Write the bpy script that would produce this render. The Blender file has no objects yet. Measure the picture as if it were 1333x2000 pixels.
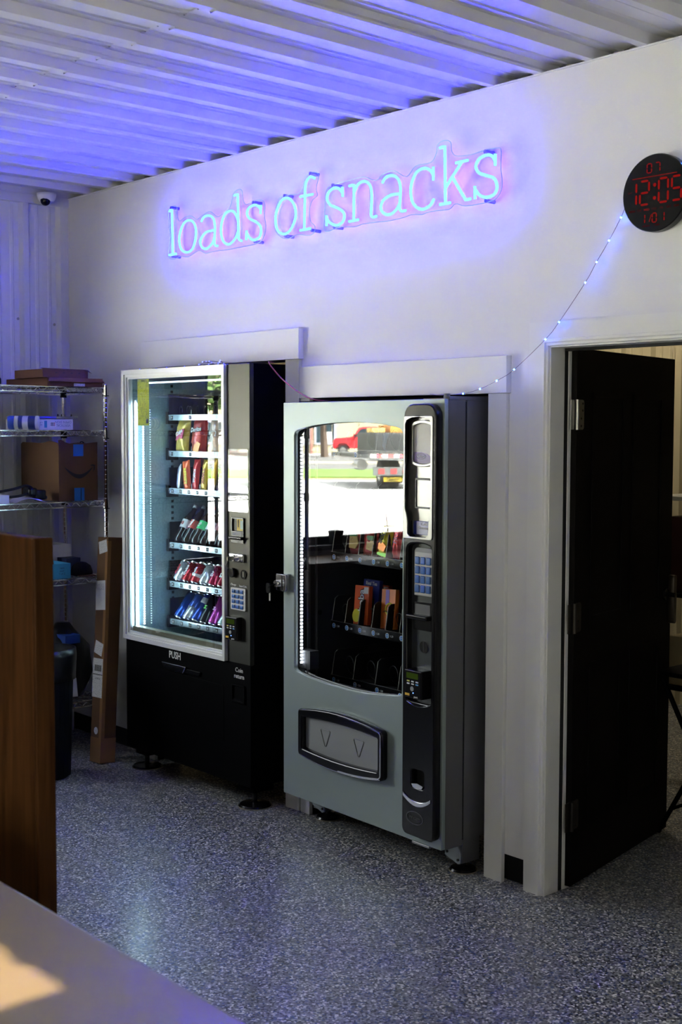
import bpy, bmesh, math, random
from mathutils import Vector, Matrix
random.seed(7)
PI = math.pi
R = math.radians
scene = bpy.context.scene
COL = scene.collection

# ------------------------------------------------------------------ camera, sky, sun, exposure
cam_data = bpy.data.cameras.new('camera')
cam = bpy.data.objects.new('camera', cam_data); COL.objects.link(cam)
cam_data.sensor_fit = 'VERTICAL'; cam_data.sensor_height = 22.3
cam_data.lens = 2492.35 / 2000.0 * 22.3
cam_data.clip_start = 0.05; cam_data.clip_end = 400
cam.location = (6.547, -3.7, 1.754)
_yaw, _pitch, _roll = R(48.5396), R(3.7005), R(0.1359)
_f = Vector((-math.sin(_yaw)*math.cos(_pitch), math.cos(_yaw)*math.cos(_pitch), -math.sin(_pitch)))
_r = Vector((math.cos(_yaw), math.sin(_yaw), 0)); _u = _r.cross(_f)
_r2 = _r*math.cos(_roll) + _u*math.sin(_roll); _u2 = _u*math.cos(_roll) - _r*math.sin(_roll)
cam.rotation_euler = Matrix((_r2, _u2, -_f)).transposed().to_euler()
cam_data.dof.use_dof = True; cam_data.dof.focus_distance = 5.3; cam_data.dof.aperture_fstop = 4.0
scene.camera = cam

scene.view_settings.view_transform = 'Standard'; scene.view_settings.look = 'None'
scene.view_settings.exposure = 1.2; scene.view_settings.gamma = 1.0
scene.view_settings.use_curve_mapping = False

cy = scene.cycles; cy.max_bounces = 7; cy.diffuse_bounces = 3; cy.glossy_bounces = 3; cy.transmission_bounces = 6; cy.transparent_max_bounces = 14
cy.sample_clamp_indirect = 60.0; cy.adaptive_threshold = 0.03; cy.caustics_reflective = False; cy.caustics_refractive = False

SUN_TO = Vector((0.516, -0.247, 0.819)).normalized()
world = bpy.data.worlds.new('sky'); scene.world = world; world.use_nodes = True
wn = world.node_tree.nodes; wl = world.node_tree.links; wn.clear()
sky = wn.new('ShaderNodeTexSky'); sky.sky_type = 'NISHITA'; sky.sun_disc = False
sky.sun_elevation = math.asin(SUN_TO.z); sky.sun_rotation = math.atan2(SUN_TO.x, SUN_TO.y)
sky.dust_density = 4.0; sky.air_density = 1.0
hs = wn.new('ShaderNodeHueSaturation'); hs.inputs['Saturation'].default_value = 0.12
bg = wn.new('ShaderNodeBackground'); bg.inputs['Strength'].default_value = 2.3
wo = wn.new('ShaderNodeOutputWorld')
wl.new(sky.outputs[0], hs.inputs['Color']); wl.new(hs.outputs[0], bg.inputs['Color']); wl.new(bg.outputs[0], wo.inputs[0])

sun_data = bpy.data.lights.new('sun', 'SUN'); sun_data.energy = 58.0; sun_data.angle = R(0.6); sun_data.color = (1.0, 0.97, 0.93)
sun = bpy.data.objects.new('sun', sun_data); COL.objects.link(sun)
sun.rotation_euler = SUN_TO.to_track_quat('Z', 'Y').to_euler()

def portal(name, loc, rot, sx, sy):
    d = bpy.data.lights.new(name, 'AREA'); d.shape = 'RECTANGLE'; d.size = sx; d.size_y = sy
    d.cycles.is_portal = True
    o = bpy.data.objects.new(name, d); COL.objects.link(o); o.location = loc; o.rotation_euler = rot
portal('portal_window', (-0.02, -2.06, 1.6), (0, -PI/2, 0), 1.25, 1.4)
portal('portal_storefront', (5.1, -6.02, 1.8), (-PI/2, 0, 0), 4.6, 1.8)

# ------------------------------------------------------------------ helpers
class MB:
    """collects shapes, then links them as ONE mesh object"""
    def __init__(s): s.v = []; s.f = []; s.m = []; s.mi = 0; s.T = None
    def add(s, vs, fs):
        b = len(s.v)
        s.v += [tuple(s.T @ Vector(p)) for p in vs] if s.T else [tuple(p) for p in vs]
        s.f += [tuple(b+i for i in f) for f in fs]; s.m += [s.mi]*len(fs)
        return s
    def box(s, x0, x1, y0, y1, z0, z1):
        if x0 > x1: x0, x1 = x1, x0
        if y0 > y1: y0, y1 = y1, y0
        if z0 > z1: z0, z1 = z1, z0
        return s.add([(x0,y0,z0),(x1,y0,z0),(x1,y1,z0),(x0,y1,z0),(x0,y0,z1),(x1,y0,z1),(x1,y1,z1),(x0,y1,z1)],
                     [(0,3,2,1),(4,5,6,7),(0,1,5,4),(1,2,6,5),(2,3,7,6),(3,0,4,7)])
    def prism(s, pts, y0, y1):
        """XZ outline (counter-clockwise seen from -Y) extruded from y0 to y1"""
        n = len(pts)
        vs = [(x, y0, z) for x, z in pts] + [(x, y1, z) for x, z in pts]
        fs = [tuple(range(n)), tuple(range(2*n-1, n-1, -1))] + [(i, n+i, n+(i+1) % n, (i+1) % n) for i in range(n)]
        return s.add(vs, fs)
    def prism_xy(s, pts, z0, z1):
        n = len(pts)
        vs = [(x, y, z0) for x, y in pts] + [(x, y, z1) for x, y in pts]
        fs = [tuple(range(n-1, -1, -1)), tuple(range(n, 2*n))] + [(i, (i+1) % n, n+(i+1) % n, n+i) for i in range(n)]
        return s.add(vs, fs)
    def ring(s, outer, inner, y0, y1):
        """frame between two XZ loops with the same point count"""
        n = len(outer)
        vs = [(x,y0,z) for x,z in outer]+[(x,y0,z) for x,z in inner]+[(x,y1,z) for x,z in outer]+[(x,y1,z) for x,z in inner]
        fs = []
        for i in range(n):
            j = (i+1) % n
            fs += [(i,j,n+j,n+i),(2*n+i,3*n+i,3*n+j,2*n+j),(i,2*n+i,2*n+j,j),(n+i,n+j,3*n+j,3*n+i)]
        return s.add(vs, fs)
    def tube(s, path, r, n=8, closed=False, cap=True):
        P = [Vector(p) for p in path]; m = len(P); rings = []; up = None
        for i in range(m):
            if closed: t = P[(i+1) % m] - P[i-1]
            else: t = P[min(i+1, m-1)] - P[max(i-1, 0)]
            t.normalize()
            if up is None:
                a = Vector((0,0,1)) if abs(t.z) < 0.9 else Vector((1,0,0))
                up = (a - t*a.dot(t)).normalized()
            else:
                up = (up - t*up.dot(t)); up.normalize()
            w = t.cross(up); rr = r[i] if isinstance(r, (list, tuple)) else r
            rings.append([P[i] + (up*math.cos(2*PI*k/n) + w*math.sin(2*PI*k/n))*rr for k in range(n)])
        vs = [p for q in rings for p in q]; fs = []
        for i in range(m if closed else m-1):
            a = i*n; b = ((i+1) % m)*n
            for k in range(n): fs.append((a+k, a+(k+1) % n, b+(k+1) % n, b+k))
        if cap and not closed: fs += [tuple(range(n-1,-1,-1)), tuple(range((m-1)*n, m*n))]
        return s.add(vs, fs)
    def cyl(s, p0, p1, r, n=16): return s.tube([p0, p1], r, n)
    def lathe(s, prof, n=16, c=(0,0,0)):
        """profile of (radius, z) about the Z axis through c"""
        vs = []; fs = []; m = len(prof)
        for r_, z in prof:
            for k in range(n): vs.append((c[0]+r_*math.cos(2*PI*k/n), c[1]+r_*math.sin(2*PI*k/n), c[2]+z))
        for i in range(m-1):
            for k in range(n): fs.append((i*n+k, i*n+(k+1) % n, (i+1)*n+(k+1) % n, (i+1)*n+k))
        fs += [tuple(range(n-1,-1,-1)), tuple(range((m-1)*n, m*n))]
        return s.add(vs, fs)
    def ball(s, c, r, n=10, m=6):
        return s.lathe([(max(1e-4, r*math.sin(PI*i/m)), -r*math.cos(PI*i/m)) for i in range(m+1)], n, c)
    def build(s, name, mat, parent=None, bevel=0, seg=2, smooth=False, loc=None, rot=None):
        me = bpy.data.meshes.new(name); me.from_pydata(s.v, [], s.f)
        for m_ in (mat if isinstance(mat, (list, tuple)) else [mat]): me.materials.append(m_)
        for p, i in zip(me.polygons, s.m): p.material_index = i
        if smooth:
            for p in me.polygons: p.use_smooth = True
        me.update()
        return link(name, me, parent, bevel, seg, loc, rot)

def link(name, me, parent=None, bevel=0, seg=2, loc=None, rot=None):
    o = bpy.data.objects.new(name, me); COL.objects.link(o)
    if parent: o.parent = parent
    if loc is not None: o.location = loc
    if rot is not None: o.rotation_euler = rot
    if bevel:
        b = o.modifiers.new('bevel', 'BEVEL'); b.width = bevel; b.segments = seg; b.limit_method = 'ANGLE'; b.angle_limit = R(40)
        for p in me.polygons: p.use_smooth = True
        wn_ = o.modifiers.new('normals', 'WEIGHTED_NORMAL'); wn_.keep_sharp = True
    return o

def tag(o, label=None, cat=None, group=None, kind=None):
    if label: o['label'] = label
    if cat: o['category'] = cat
    if group: o['group'] = group
    if kind: o['kind'] = kind
    return o
def thing(name, label, cat, loc=(0,0,0), rz=0.0, group=None, kind=None, rot=None):
    o = bpy.data.objects.new(name, None); COL.objects.link(o); o.empty_display_size = 0.05
    o.location = loc; o.rotation_euler = rot if rot else (0, 0, rz)
    return tag(o, label, cat, group, kind)
def copy_tree(o, parent=None):
    c = o.copy(); COL.objects.link(c)
    if parent: c.parent = parent
    for ch in list(o.children): copy_tree(ch, c)
    return c
def struct(o): o['kind'] = 'structure'; return o

def catmull(pts, n=8, closed=False):
    P = [Vector(p) for p in pts]; m = len(P); out = []
    for i in range(m if closed else m-1):
        p1, p2 = P[i], P[(i+1) % m]
        p0 = P[i-1] if (closed or i > 0) else p1*2-p2
        p3 = P[(i+2) % m] if (closed or i+2 < m) else p2*2-p1
        for k in range(n):
            t = k/n
            out.append(0.5*((2*p1)+(p2-p0)*t+(2*p0-5*p1+4*p2-p3)*t*t+(3*p1-p0-3*p2+p3)*t**3))
    if not closed: out.append(P[-1])
    return out
def rrect(x0, x1, z0, z1, r, n=4):
    """rounded rectangle loop, counter-clockwise; r may be four radii (bl, br, tr, tl)"""
    rs = r if isinstance(r, (list, tuple)) else (r,)*4; out = []
    for (cx, cz, a, rr) in ((x0+rs[0], z0+rs[0], PI, rs[0]), (x1-rs[1], z0+rs[1], 1.5*PI, rs[1]), (x1-rs[2], z1-rs[2], 0, rs[2]), (x0+rs[3], z1-rs[3], 0.5*PI, rs[3])):
        for k in range(n+1):
            t = a + 0.5*PI*k/n; out.append((cx+rr*math.cos(t), cz+rr*math.sin(t)))
    return out
def plate(name, loops, y0, y1, mat, parent=None, bevel=0.0):
    """flat plate in XZ with holes: first loop is the outline, the rest are holes"""
    cu = bpy.data.curves.new(name, 'CURVE'); cu.dimensions = '2D'; cu.fill_mode = 'BOTH'
    cu.extrude = max(0.0, abs(y1-y0)/2-bevel); cu.bevel_depth = bevel; cu.bevel_resolution = 1; cu.offset = -bevel
    for lp in loops:
        sp = cu.splines.new('POLY'); sp.points.add(len(lp)-1); sp.use_cyclic_u = True
        for p, (x, z) in zip(sp.points, lp): p.co = (x, z, 0, 1)
    tmp = bpy.data.objects.new('tmp', cu); me = bpy.data.meshes.new_from_object(tmp)
    bpy.data.objects.remove(tmp); bpy.data.curves.remove(cu)
    me.transform(Matrix.Translation((0, (y0+y1)/2, 0)) @ Matrix.Rotation(PI/2, 4, 'X'))
    me.name = name; me.materials.clear(); me.materials.append(mat)
    return link(name, me, parent)
_txt = {}
def text(name, body, size, mat, parent, loc, rot=(PI/2,0,0), depth=0.0006, align='CENTER', sx=1.0, shear=0.0, bold=0.0, leading=1.0):
    key = (body, round(size,4), mat.name, depth, align, sx, shear, bold)
    if key not in _txt:
        cu = bpy.data.curves.new(name, 'FONT'); cu.body = body; cu.size = size; cu.extrude = depth; cu.align_x = align; cu.align_y = 'CENTER'
        cu.resolution_u = 2; cu.shear = shear; cu.offset = bold; cu.space_line = leading
        tmp = bpy.data.objects.new('tmp', cu); me = bpy.data.meshes.new_from_object(tmp)
        bpy.data.objects.remove(tmp); bpy.data.curves.remove(cu)
        if sx != 1.0: me.transform(Matrix.Diagonal((sx,1,1,1)))
        me.name = name; me.materials.clear(); me.materials.append(mat); _txt[key] = me
    return link(name, _txt[key], parent, loc=loc, rot=rot)

# ------------------------------------------------------------------ materials
def nd(nt, t, **kw):
    n = nt.nodes.new(t)
    for k, v in kw.items(): setattr(n, k, v)
    return n
def mat(name, col, rough=0.5, metal=0.0, var=0.06, scale=12.0, bump=0.0, bscale=200.0, spec=0.5, coat=0.0, trans=0.0, stretch=None):
    m = bpy.data.materials.new(name); m.use_nodes = True; nt = m.node_tree; b = nt.nodes['Principled BSDF']
    b.inputs['Roughness'].default_value = rough; b.inputs['Metallic'].default_value = metal
    b.inputs['Specular IOR Level'].default_value = spec; b.inputs['Coat Weight'].default_value = coat
    if trans: b.inputs['Transmission Weight'].default_value = trans
    tc = nd(nt, 'ShaderNodeTexCoord'); mp = nd(nt, 'ShaderNodeMapping')
    if stretch: mp.inputs['Scale'].default_value = stretch
    nt.links.new(tc.outputs['Object'], mp.inputs[0])
    nz = nd(nt, 'ShaderNodeTexNoise'); nz.inputs['Scale'].default_value = scale; nz.inputs['Detail'].default_value = 4
    nt.links.new(mp.outputs[0], nz.inputs['Vector'])
    mx = nd(nt, 'ShaderNodeMix', data_type='RGBA')
    mx.inputs['A'].default_value = (*[max(0, c*(1-var)) for c in col], 1); mx.inputs['B'].default_value = (*[min(1, c*(1+var)) for c in col], 1)
    nt.links.new(nz.outputs['Fac'], mx.inputs['Factor']); nt.links.new(mx.outputs['Result'], b.inputs['Base Color'])
    if bump:
        n2 = nd(nt, 'ShaderNodeTexNoise'); n2.inputs['Scale'].default_value = bscale; n2.inputs['Detail'].default_value = 2
        nt.links.new(mp.outputs[0], n2.inputs['Vector'])
        bp = nd(nt, 'ShaderNodeBump'); bp.inputs['Strength'].default_value = bump; bp.inputs['Distance'].default_value = 0.002
        nt.links.new(n2.outputs['Fac'], bp.inputs['Height']); nt.links.new(bp.outputs[0], b.inputs['Normal'])
    return m
def emit(name, col, strength):
    m = bpy.data.materials.new(name); m.use_nodes = True; nt = m.node_tree; nt.nodes.clear()
    e = nd(nt, 'ShaderNodeEmission'); e.inputs[0].default_value = (*col, 1); e.inputs[1].default_value = strength
    o = nd(nt, 'ShaderNodeOutputMaterial'); nt.links.new(e.outputs[0], o.inputs[0]); return m
def glass(name, tint=(1,1,1), refl=2.0, ior=1.5, rough=0.0):
    """thin pane: see-through plus a Fresnel mirror for its two faces"""
    m = bpy.data.materials.new(name); m.use_nodes = True; nt = m.node_tree; nt.nodes.clear()
    t = nd(nt, 'ShaderNodeBsdfTransparent'); t.inputs[0].default_value = (*tint, 1)
    g = nd(nt, 'ShaderNodeBsdfGlossy'); g.inputs['Roughness'].default_value = rough
    fr = nd(nt, 'ShaderNodeFresnel'); fr.inputs[0].default_value = ior
    mu = nd(nt, 'ShaderNodeMath', operation='MULTIPLY', use_clamp=True); mu.inputs[1].default_value = refl
    mx = nd(nt, 'ShaderNodeMixShader'); o = nd(nt, 'ShaderNodeOutputMaterial')
    ge = nd(nt, 'ShaderNodeNewGeometry'); bf = nd(nt, 'ShaderNodeMath', operation='SUBTRACT'); bf.inputs[0].default_value = 1.0
    fc = nd(nt, 'ShaderNodeMath', operation='MULTIPLY')      # the pane's far face adds no second mirror
    nt.links.new(ge.outputs['Backfacing'], bf.inputs[1]); nt.links.new(fr.outputs[0], mu.inputs[0])
    nt.links.new(mu.outputs[0], fc.inputs[0]); nt.links.new(bf.outputs[0], fc.inputs[1]); nt.links.new(fc.outputs[0], mx.inputs[0])
    nt.links.new(t.outputs[0], mx.inputs[1]); nt.links.new(g.outputs[0], mx.inputs[2]); nt.links.new(mx.outputs[0], o.inputs[0])
    return m
def cells(name, cols, scale, rough, bump=0.0, coat=0.0, kind='F1'):
    """chips of random colour: list of (position, colour)"""
    m = bpy.data.materials.new(name); m.use_nodes = True; nt = m.node_tree; b = nt.nodes['Principled BSDF']
    b.inputs['Roughness'].default_value = rough; b.inputs['Coat Weight'].default_value = coat; b.inputs['Coat Roughness'].default_value = 0.2
    tc = nd(nt, 'ShaderNodeTexCoord'); vo = nd(nt, 'ShaderNodeTexVoronoi'); vo.inputs['Scale'].default_value = scale
    nz = nd(nt, 'ShaderNodeTexNoise'); nz.inputs['Scale'].default_value = scale*1.3
    ad = nd(nt, 'ShaderNodeVectorMath', operation='MULTIPLY_ADD'); ad.inputs[1].default_value = (0.006,)*3
    nt.links.new(tc.outputs['Object'], nz.inputs['Vector']); nt.links.new(nz.outputs['Color'], ad.inputs[0]); nt.links.new(tc.outputs['Object'], ad.inputs[2])
    nt.links.new(ad.outputs[0], vo.inputs['Vector'])
    sp = nd(nt, 'ShaderNodeSeparateColor'); nt.links.new(vo.outputs['Color'], sp.inputs[0])
    rp = nd(nt, 'ShaderNodeValToRGB'); rp.color_ramp.interpolation = 'CONSTANT'
    el = rp.color_ramp.elements
    while len(el) > 1: el.remove(el[-1])
    el[0].position = 0; el[0].color = (*cols[0][1], 1)
    for p, c in cols[1:]: e = el.new(p); e.color = (*c, 1)
    nt.links.new(sp.outputs[0], rp.inputs[0]); nt.links.new(rp.outputs[0], b.inputs['Base Color'])
    if bump:
        bp = nd(nt, 'ShaderNodeBump'); bp.inputs['Strength'].default_value = bump; bp.inputs['Distance'].default_value = 0.001
        nt.links.new(sp.outputs[1], bp.inputs['Height']); nt.links.new(bp.outputs[0], b.inputs['Normal'])
    return m
def wood(name, c1, c2, rough=0.45):
    m = bpy.data.materials.new(name); m.use_nodes = True; nt = m.node_tree; b = nt.nodes['Principled BSDF']; b.inputs['Roughness'].default_value = rough; b.inputs['Specular IOR Level'].default_value = 0.06
    tc = nd(nt, 'ShaderNodeTexCoord'); mp = nd(nt, 'ShaderNodeMapping'); mp.inputs['Scale'].default_value = (14, 14, 0.9)
    nz = nd(nt, 'ShaderNodeTexNoise'); nz.inputs['Scale'].default_value = 2.2; nz.inputs['Detail'].default_value = 6; nz.inputs['Distortion'].default_value = 1.2
    rp = nd(nt, 'ShaderNodeValToRGB'); rp.color_ramp.elements[0].position = 0.3; rp.color_ramp.elements[1].position = 0.7
    rp.color_ramp.elements[0].color = (*c1, 1); rp.color_ramp.elements[1].color = (*c2, 1)
    nt.links.new(tc.outputs['Object'], mp.inputs[0]); nt.links.new(mp.outputs[0], nz.inputs['Vector'])
    nt.links.new(nz.outputs['Fac'], rp.inputs[0]); nt.links.new(rp.outputs[0], b.inputs['Base Color'])
    return m
def dotted_print(name, paper, ink, sx, sz, amount=0.5):
    """paper with rows of illegible small print"""
    m = bpy.data.materials.new(name); m.use_nodes = True; nt = m.node_tree; b = nt.nodes['Principled BSDF']; b.inputs['Roughness'].default_value = 0.6
    tc = nd(nt, 'ShaderNodeTexCoord'); mp = nd(nt, 'ShaderNodeMapping'); mp.inputs['Scale'].default_value = (sx, sx, sz)
    vo = nd(nt, 'ShaderNodeTexNoise'); vo.inputs['Scale'].default_value = 1.0; vo.inputs['Detail'].default_value = 1
    wv = nd(nt, 'ShaderNodeTexWave', bands_direction='Z'); wv.inputs['Scale'].default_value = 0.5
    gt = nd(nt, 'ShaderNodeMath', operation='GREATER_THAN'); gt.inputs[1].default_value = 0.55
    g2 = nd(nt, 'ShaderNodeMath', operation='GREATER_THAN'); g2.inputs[1].default_value = 0.5
    mu = nd(nt, 'ShaderNodeMath', operation='MULTIPLY'); mu2 = nd(nt, 'ShaderNodeMath', operation='MULTIPLY'); mu2.inputs[1].default_value = amount
    mx = nd(nt, 'ShaderNodeMix', data_type='RGBA'); mx.inputs['A'].default_value = (*paper, 1); mx.inputs['B'].default_value = (*ink, 1)
    nt.links.new(tc.outputs['Object'], mp.inputs[0]); nt.links.new(mp.outputs[0], vo.inputs['Vector']); nt.links.new(mp.outputs[0], wv.inputs['Vector'])
    nt.links.new(vo.outputs['Fac'], gt.inputs[0]); nt.links.new(wv.outputs['Fac'], g2.inputs[0])
    nt.links.new(gt.outputs[0], mu.inputs[0]); nt.links.new(g2.outputs[0], mu.inputs[1]); nt.links.new(mu.outputs[0], mu2.inputs[0])
    nt.links.new(mu2.outputs[0], mx.inputs['Factor']); nt.links.new(mx.outputs['Result'], b.inputs['Base Color'])
    return m

M = {}
M['wall'] = mat('painted drywall', (0.78,0.775,0.76), 0.7, var=0.02, scale=3, bump=0.25, bscale=260)
M['trim'] = mat('white gloss trim paint', (0.80,0.80,0.775), 0.35, var=0.02, scale=5)
M['sheet'] = mat('white painted metal sheet', (0.64,0.64,0.65), 0.30, var=0.03, scale=2, spec=0.6)
M['sheet_tan'] = mat('tan metal sheet', (0.62,0.56,0.40), 0.4, var=0.05, scale=2)
M['floor'] = cells('flake floor', [(0,(0.17,0.175,0.18)),(0.30,(0.27,0.275,0.28)),(0.52,(0.05,0.052,0.06)),(0.68,(0.06,0.10,0.22)),(0.76,(0.45,0.455,0.45)),(0.91,(0.80,0.79,0.74))], 150, 0.42, bump=0.25, coat=0.25)
M['black'] = mat('black paint', (0.0015,0.0015,0.002), 0.6, var=0.2, spec=0.04)
M['blackm'] = mat('matt black', (0.006,0.006,0.007), 0.75, var=0.2, spec=0.15)
M['blackg'] = mat('gloss black plastic', (0.006,0.006,0.007), 0.24, var=0.1, spec=0.35)
M['door'] = mat('black brown door', (0.0035,0.0025,0.002), 0.6, var=0.2, spec=0.1)
M['alu'] = mat('white aluminium frame', (0.78,0.79,0.76), 0.38, metal=0.25, var=0.03)
M['chrome'] = mat('chrome', (0.80,0.80,0.80), 0.14, metal=1.0, var=0.03)
M['steel'] = mat('brushed steel', (0.36,0.36,0.34), 0.36, metal=1.0, var=0.12, scale=5, stretch=(1,1,8))
M['silver'] = mat('silver painted front', (0.300,0.358,0.340), 0.42, metal=0.35, var=0.04, scale=4)
M['grey'] = mat('charcoal painted steel', (0.105,0.105,0.11), 0.42, var=0.05)
M['flap'] = mat('grey plastic flap', (0.27,0.28,0.275), 0.5, var=0.03)
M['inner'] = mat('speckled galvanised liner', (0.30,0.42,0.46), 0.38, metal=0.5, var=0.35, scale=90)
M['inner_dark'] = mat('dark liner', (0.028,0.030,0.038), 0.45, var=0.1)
M['rail'] = mat('aluminium price rail', (0.75,0.78,0.80), 0.25, metal=0.8, var=0.03)
M['white'] = mat('white plastic', (0.75,0.75,0.73), 0.45, var=0.02)
M['ink'] = mat('white print', (0.80,0.80,0.78), 0.6, var=0.02)
M['inkblk'] = mat('black print', (0.012,0.012,0.012), 0.6, var=0.05)
M['keyblue'] = mat('blue keys', (0.05,0.15,0.42), 0.3, var=0.25, scale=40)
M['glass'] = glass('machine glass', (0.93,0.95,0.95), 2.3, 1.5)
M['wglass'] = glass('window glass', (0.95,0.97,0.96), 2.0, 1.5)
M['smoked'] = glass('smoked storefront glass', (0.385,0.38,0.345), 1.5, 1.5)
M['smoked_light'] = glass('lightly smoked storefront glass', (0.46,0.455,0.42), 1.5, 1.5)
M['tinted'] = glass('bronze tint of added skylight', (0.32,0.265,0.175), 1.0, 1.5)
M['acrylic'] = glass('clear acrylic', (0.97,0.98,1.0), 1.6, 1.45)
M['clear'] = glass('clear plastic sheet', (0.9,0.92,0.9), 3.2, 1.5, 0.02)
M['wood'] = wood('stained wood', (0.030,0.012,0.004), (0.075,0.031,0.010))
M['card'] = mat('corrugated cardboard', (0.115,0.054,0.020), 0.85, var=0.08, scale=8)
M['card2'] = mat('reddish cardboard', (0.15,0.065,0.042), 0.85, var=0.08, scale=8)
M['counter'] = mat('grey laminate counter', (0.215,0.20,0.185), 0.36, var=0.04, scale=3)
M['rubber'] = mat('rubber', (0.015,0.015,0.015), 0.8, var=0.1)
M['beige'] = mat('foam closure strip', (0.36,0.34,0.26), 0.9, var=0.2, scale=30)
M['shadowgap'] = mat('black recess', (0.004,0.004,0.004), 0.9, var=0.1)
M['label'] = dotted_print('shipping label paper', (0.72,0.72,0.72), (0.05,0.05,0.05), 260, 190, 0.8)
M['yellow'] = dotted_print('yellow notice paper', (0.74,0.80,0.012), (0.24,0.28,0.01), 130, 90, 0.75)
def col(name, c, rough=0.45, metal=0.0, **kw):
    if name not in M: M[name] = mat(name, c, rough, metal, **kw)
    return M[name]

# ================================================================== THE SETTING
PITCH = 0.2305
o = MB().box(-0.15, 7.75, -6.15, 3.45, -0.15, 0.0).build('floor', M['floor']); struct(o)

# back wall with the two cased machine openings and the doorway; its foot stops short of the floor
wb = MB()
WT, WB = 3.05, 0.11
for x0, x1, z0, z1 in ((-0.15,0.89,WB,WT),(0.89,2.0,2.07,WT),(2.0,2.165,WB,WT),(2.165,3.235,1.895,WT),(3.235,3.52,WB,WT),(3.52,4.45,2.06,WT),(4.45,7.6,WB,WT)):
    wb.box(x0, x1, 0.0, 0.12, z0, z1)
wall_back = struct(wb.build('wall_back', M['wall']))
o = MB().box(0, 7.6, -0.006, 0.125, WT, WT+0.006).build('top_channel', M['white'], wall_back)
bb = MB()
for x0, x1 in ((-0.15,0.89),(2.0,2.165),(3.235,3.52),(4.45,7.6)): bb.box(x0, x1, 0.03, 0.10, 0.0, WB)
struct(bb.build('wall_foot_gap', M['shadowgap']))  # near-black plate in the open gap, its shade put into the colour

# ribbed metal sheets (ceiling panels run towards the back wall, wall sheets stand upright)
def rib_profile(a0, a1, first, h=0.032):
    """profile points (a, drop) between a0 and a1, ribs centred at first + k*PITCH"""
    pts = {round(a0,4): None, round(a1,4): None}
    out = []
    k = math.floor((a0-first)/PITCH)-1
    key = []
    while first + k*PITCH < a1 + PITCH:
        c = first + k*PITCH
        key += [(c-0.034,0),(c-0.016,h),(c+0.016,h),(c+0.034,0)]
        for q in (1/3, 2/3):
            d = c+PITCH*q; key += [(d-0.013,0),(d-0.006,0.005),(d+0.006,0.005),(d+0.013,0)]
        k += 1
    def at(a):
        for (p, q), (r_, s_) in zip(key, key[1:]):
            if p <= a <= r_: return q+(s_-q)*(a-p)/(r_-p) if r_ > p else q
        return 0
    return [(a0, at(a0))] + [p for p in key if a0 < p[0] < a1] + [(a1, at(a1))]
def sheet(name, prof, fn, lo, hi, m_, parent):
    n = len(prof); vs = [fn(a, d, lo) for a, d in prof] + [fn(a, d, hi) for a, d in prof]
    fs = [(i, i+1, n+i+1, n+i) for i in range(n-1)]
    return MB().add(vs, fs).build(name, m_, parent)
KX0, KX1, KY0, KY1 = 5.86, 6.46, -4.60, -3.50      # unseen skylight opening, added to throw sun on the counter
ceiling = struct(MB().box(-0.15,KX0,-6.15,3.45,3.15,3.25).box(KX1,7.75,-6.15,3.45,3.15,3.25).box(KX0,KX1,-6.15,KY0,3.15,3.25).box(KX0,KX1,KY1,3.45,3.15,3.25).build('ceiling', M['white']))
sk = thing('added_skylight', None, None, ((KX0+KX1)/2,(KY0+KY1)/2,3.25), kind='structure')
MB().box(KX0-sk.location.x,KX1-sk.location.x,KY0-sk.location.y,KY1-sk.location.y,-0.006,0.0).build('pane', M['tinted'], sk)
RIB0 = 2.300
for k in range(-3, 6):
    a0 = 2.541 + 0.013 + k*0.922; a1 = a0 + 0.922
    a0c, a1c = max(a0, 0.0), min(a1, 7.6)
    if a1c <= a0c: continue
    prof = rib_profile(a0c, a1c-0.0035, RIB0)
    prof = [(prof[0][0], -0.02)] + prof + [(prof[-1][0], -0.02)]
    sheet('ceiling_panel', prof, lambda a, d, y: (a, y, 3.087-d), 0.075, -1.30, M['sheet'], ceiling)
    if a0c < KX1 and a1c > KX0:
        cut = [p for p in rib_profile(a0c, KX0, RIB0)] if a0c < KX0 else None; cut2 = rib_profile(KX1, a1c-0.0035, RIB0) if a1c > KX1 else None
        for pr in (cut, cut2):
            if pr: sheet('ceiling_panel', pr, lambda a, d, y: (a+0.004, y, 3.091-d), KY1, KY0, M['sheet'], ceiling)
        sheet('ceiling_panel', prof, lambda a, d, y: (a+0.004, y, 3.091-d), -1.27, KY1, M['sheet'], ceiling)
        sheet('ceiling_panel', prof, lambda a, d, y: (a+0.004, y, 3.091-d), KY0, -6.0, M['sheet'], ceiling)
    else: sheet('ceiling_panel', prof, lambda a, d, y: (a+0.004, y, 3.091-d), -1.27, -6.0, M['sheet'], ceiling)
    for r_ in range(4):      # crumpled foam closures that show above the wall top, one per flat
        c = RIB0 + round((a0-RIB0)/PITCH + r_)*PITCH
        if 0.1 < c < 5.2:
            b = MB(); n = 7
            lo = [(c+0.037+(PITCH-0.074)*i/n, 0.055+0.016*math.sin(7.3*c+2.1*i), 3.052) for i in range(n+1)]
            hi = [(p[0], p[1]+0.012, 3.083) for p in lo]
            b.add(lo+hi, [(i,i+1,n+2+i,n+1+i) for i in range(n)])
            b.build('closure_strip', M['beige'], ceiling)
struct(MB().box(-0.15, 7.6, 0.10, 0.12, 3.05, 3.15).build('trim_6', M['shadowgap']))

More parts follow.
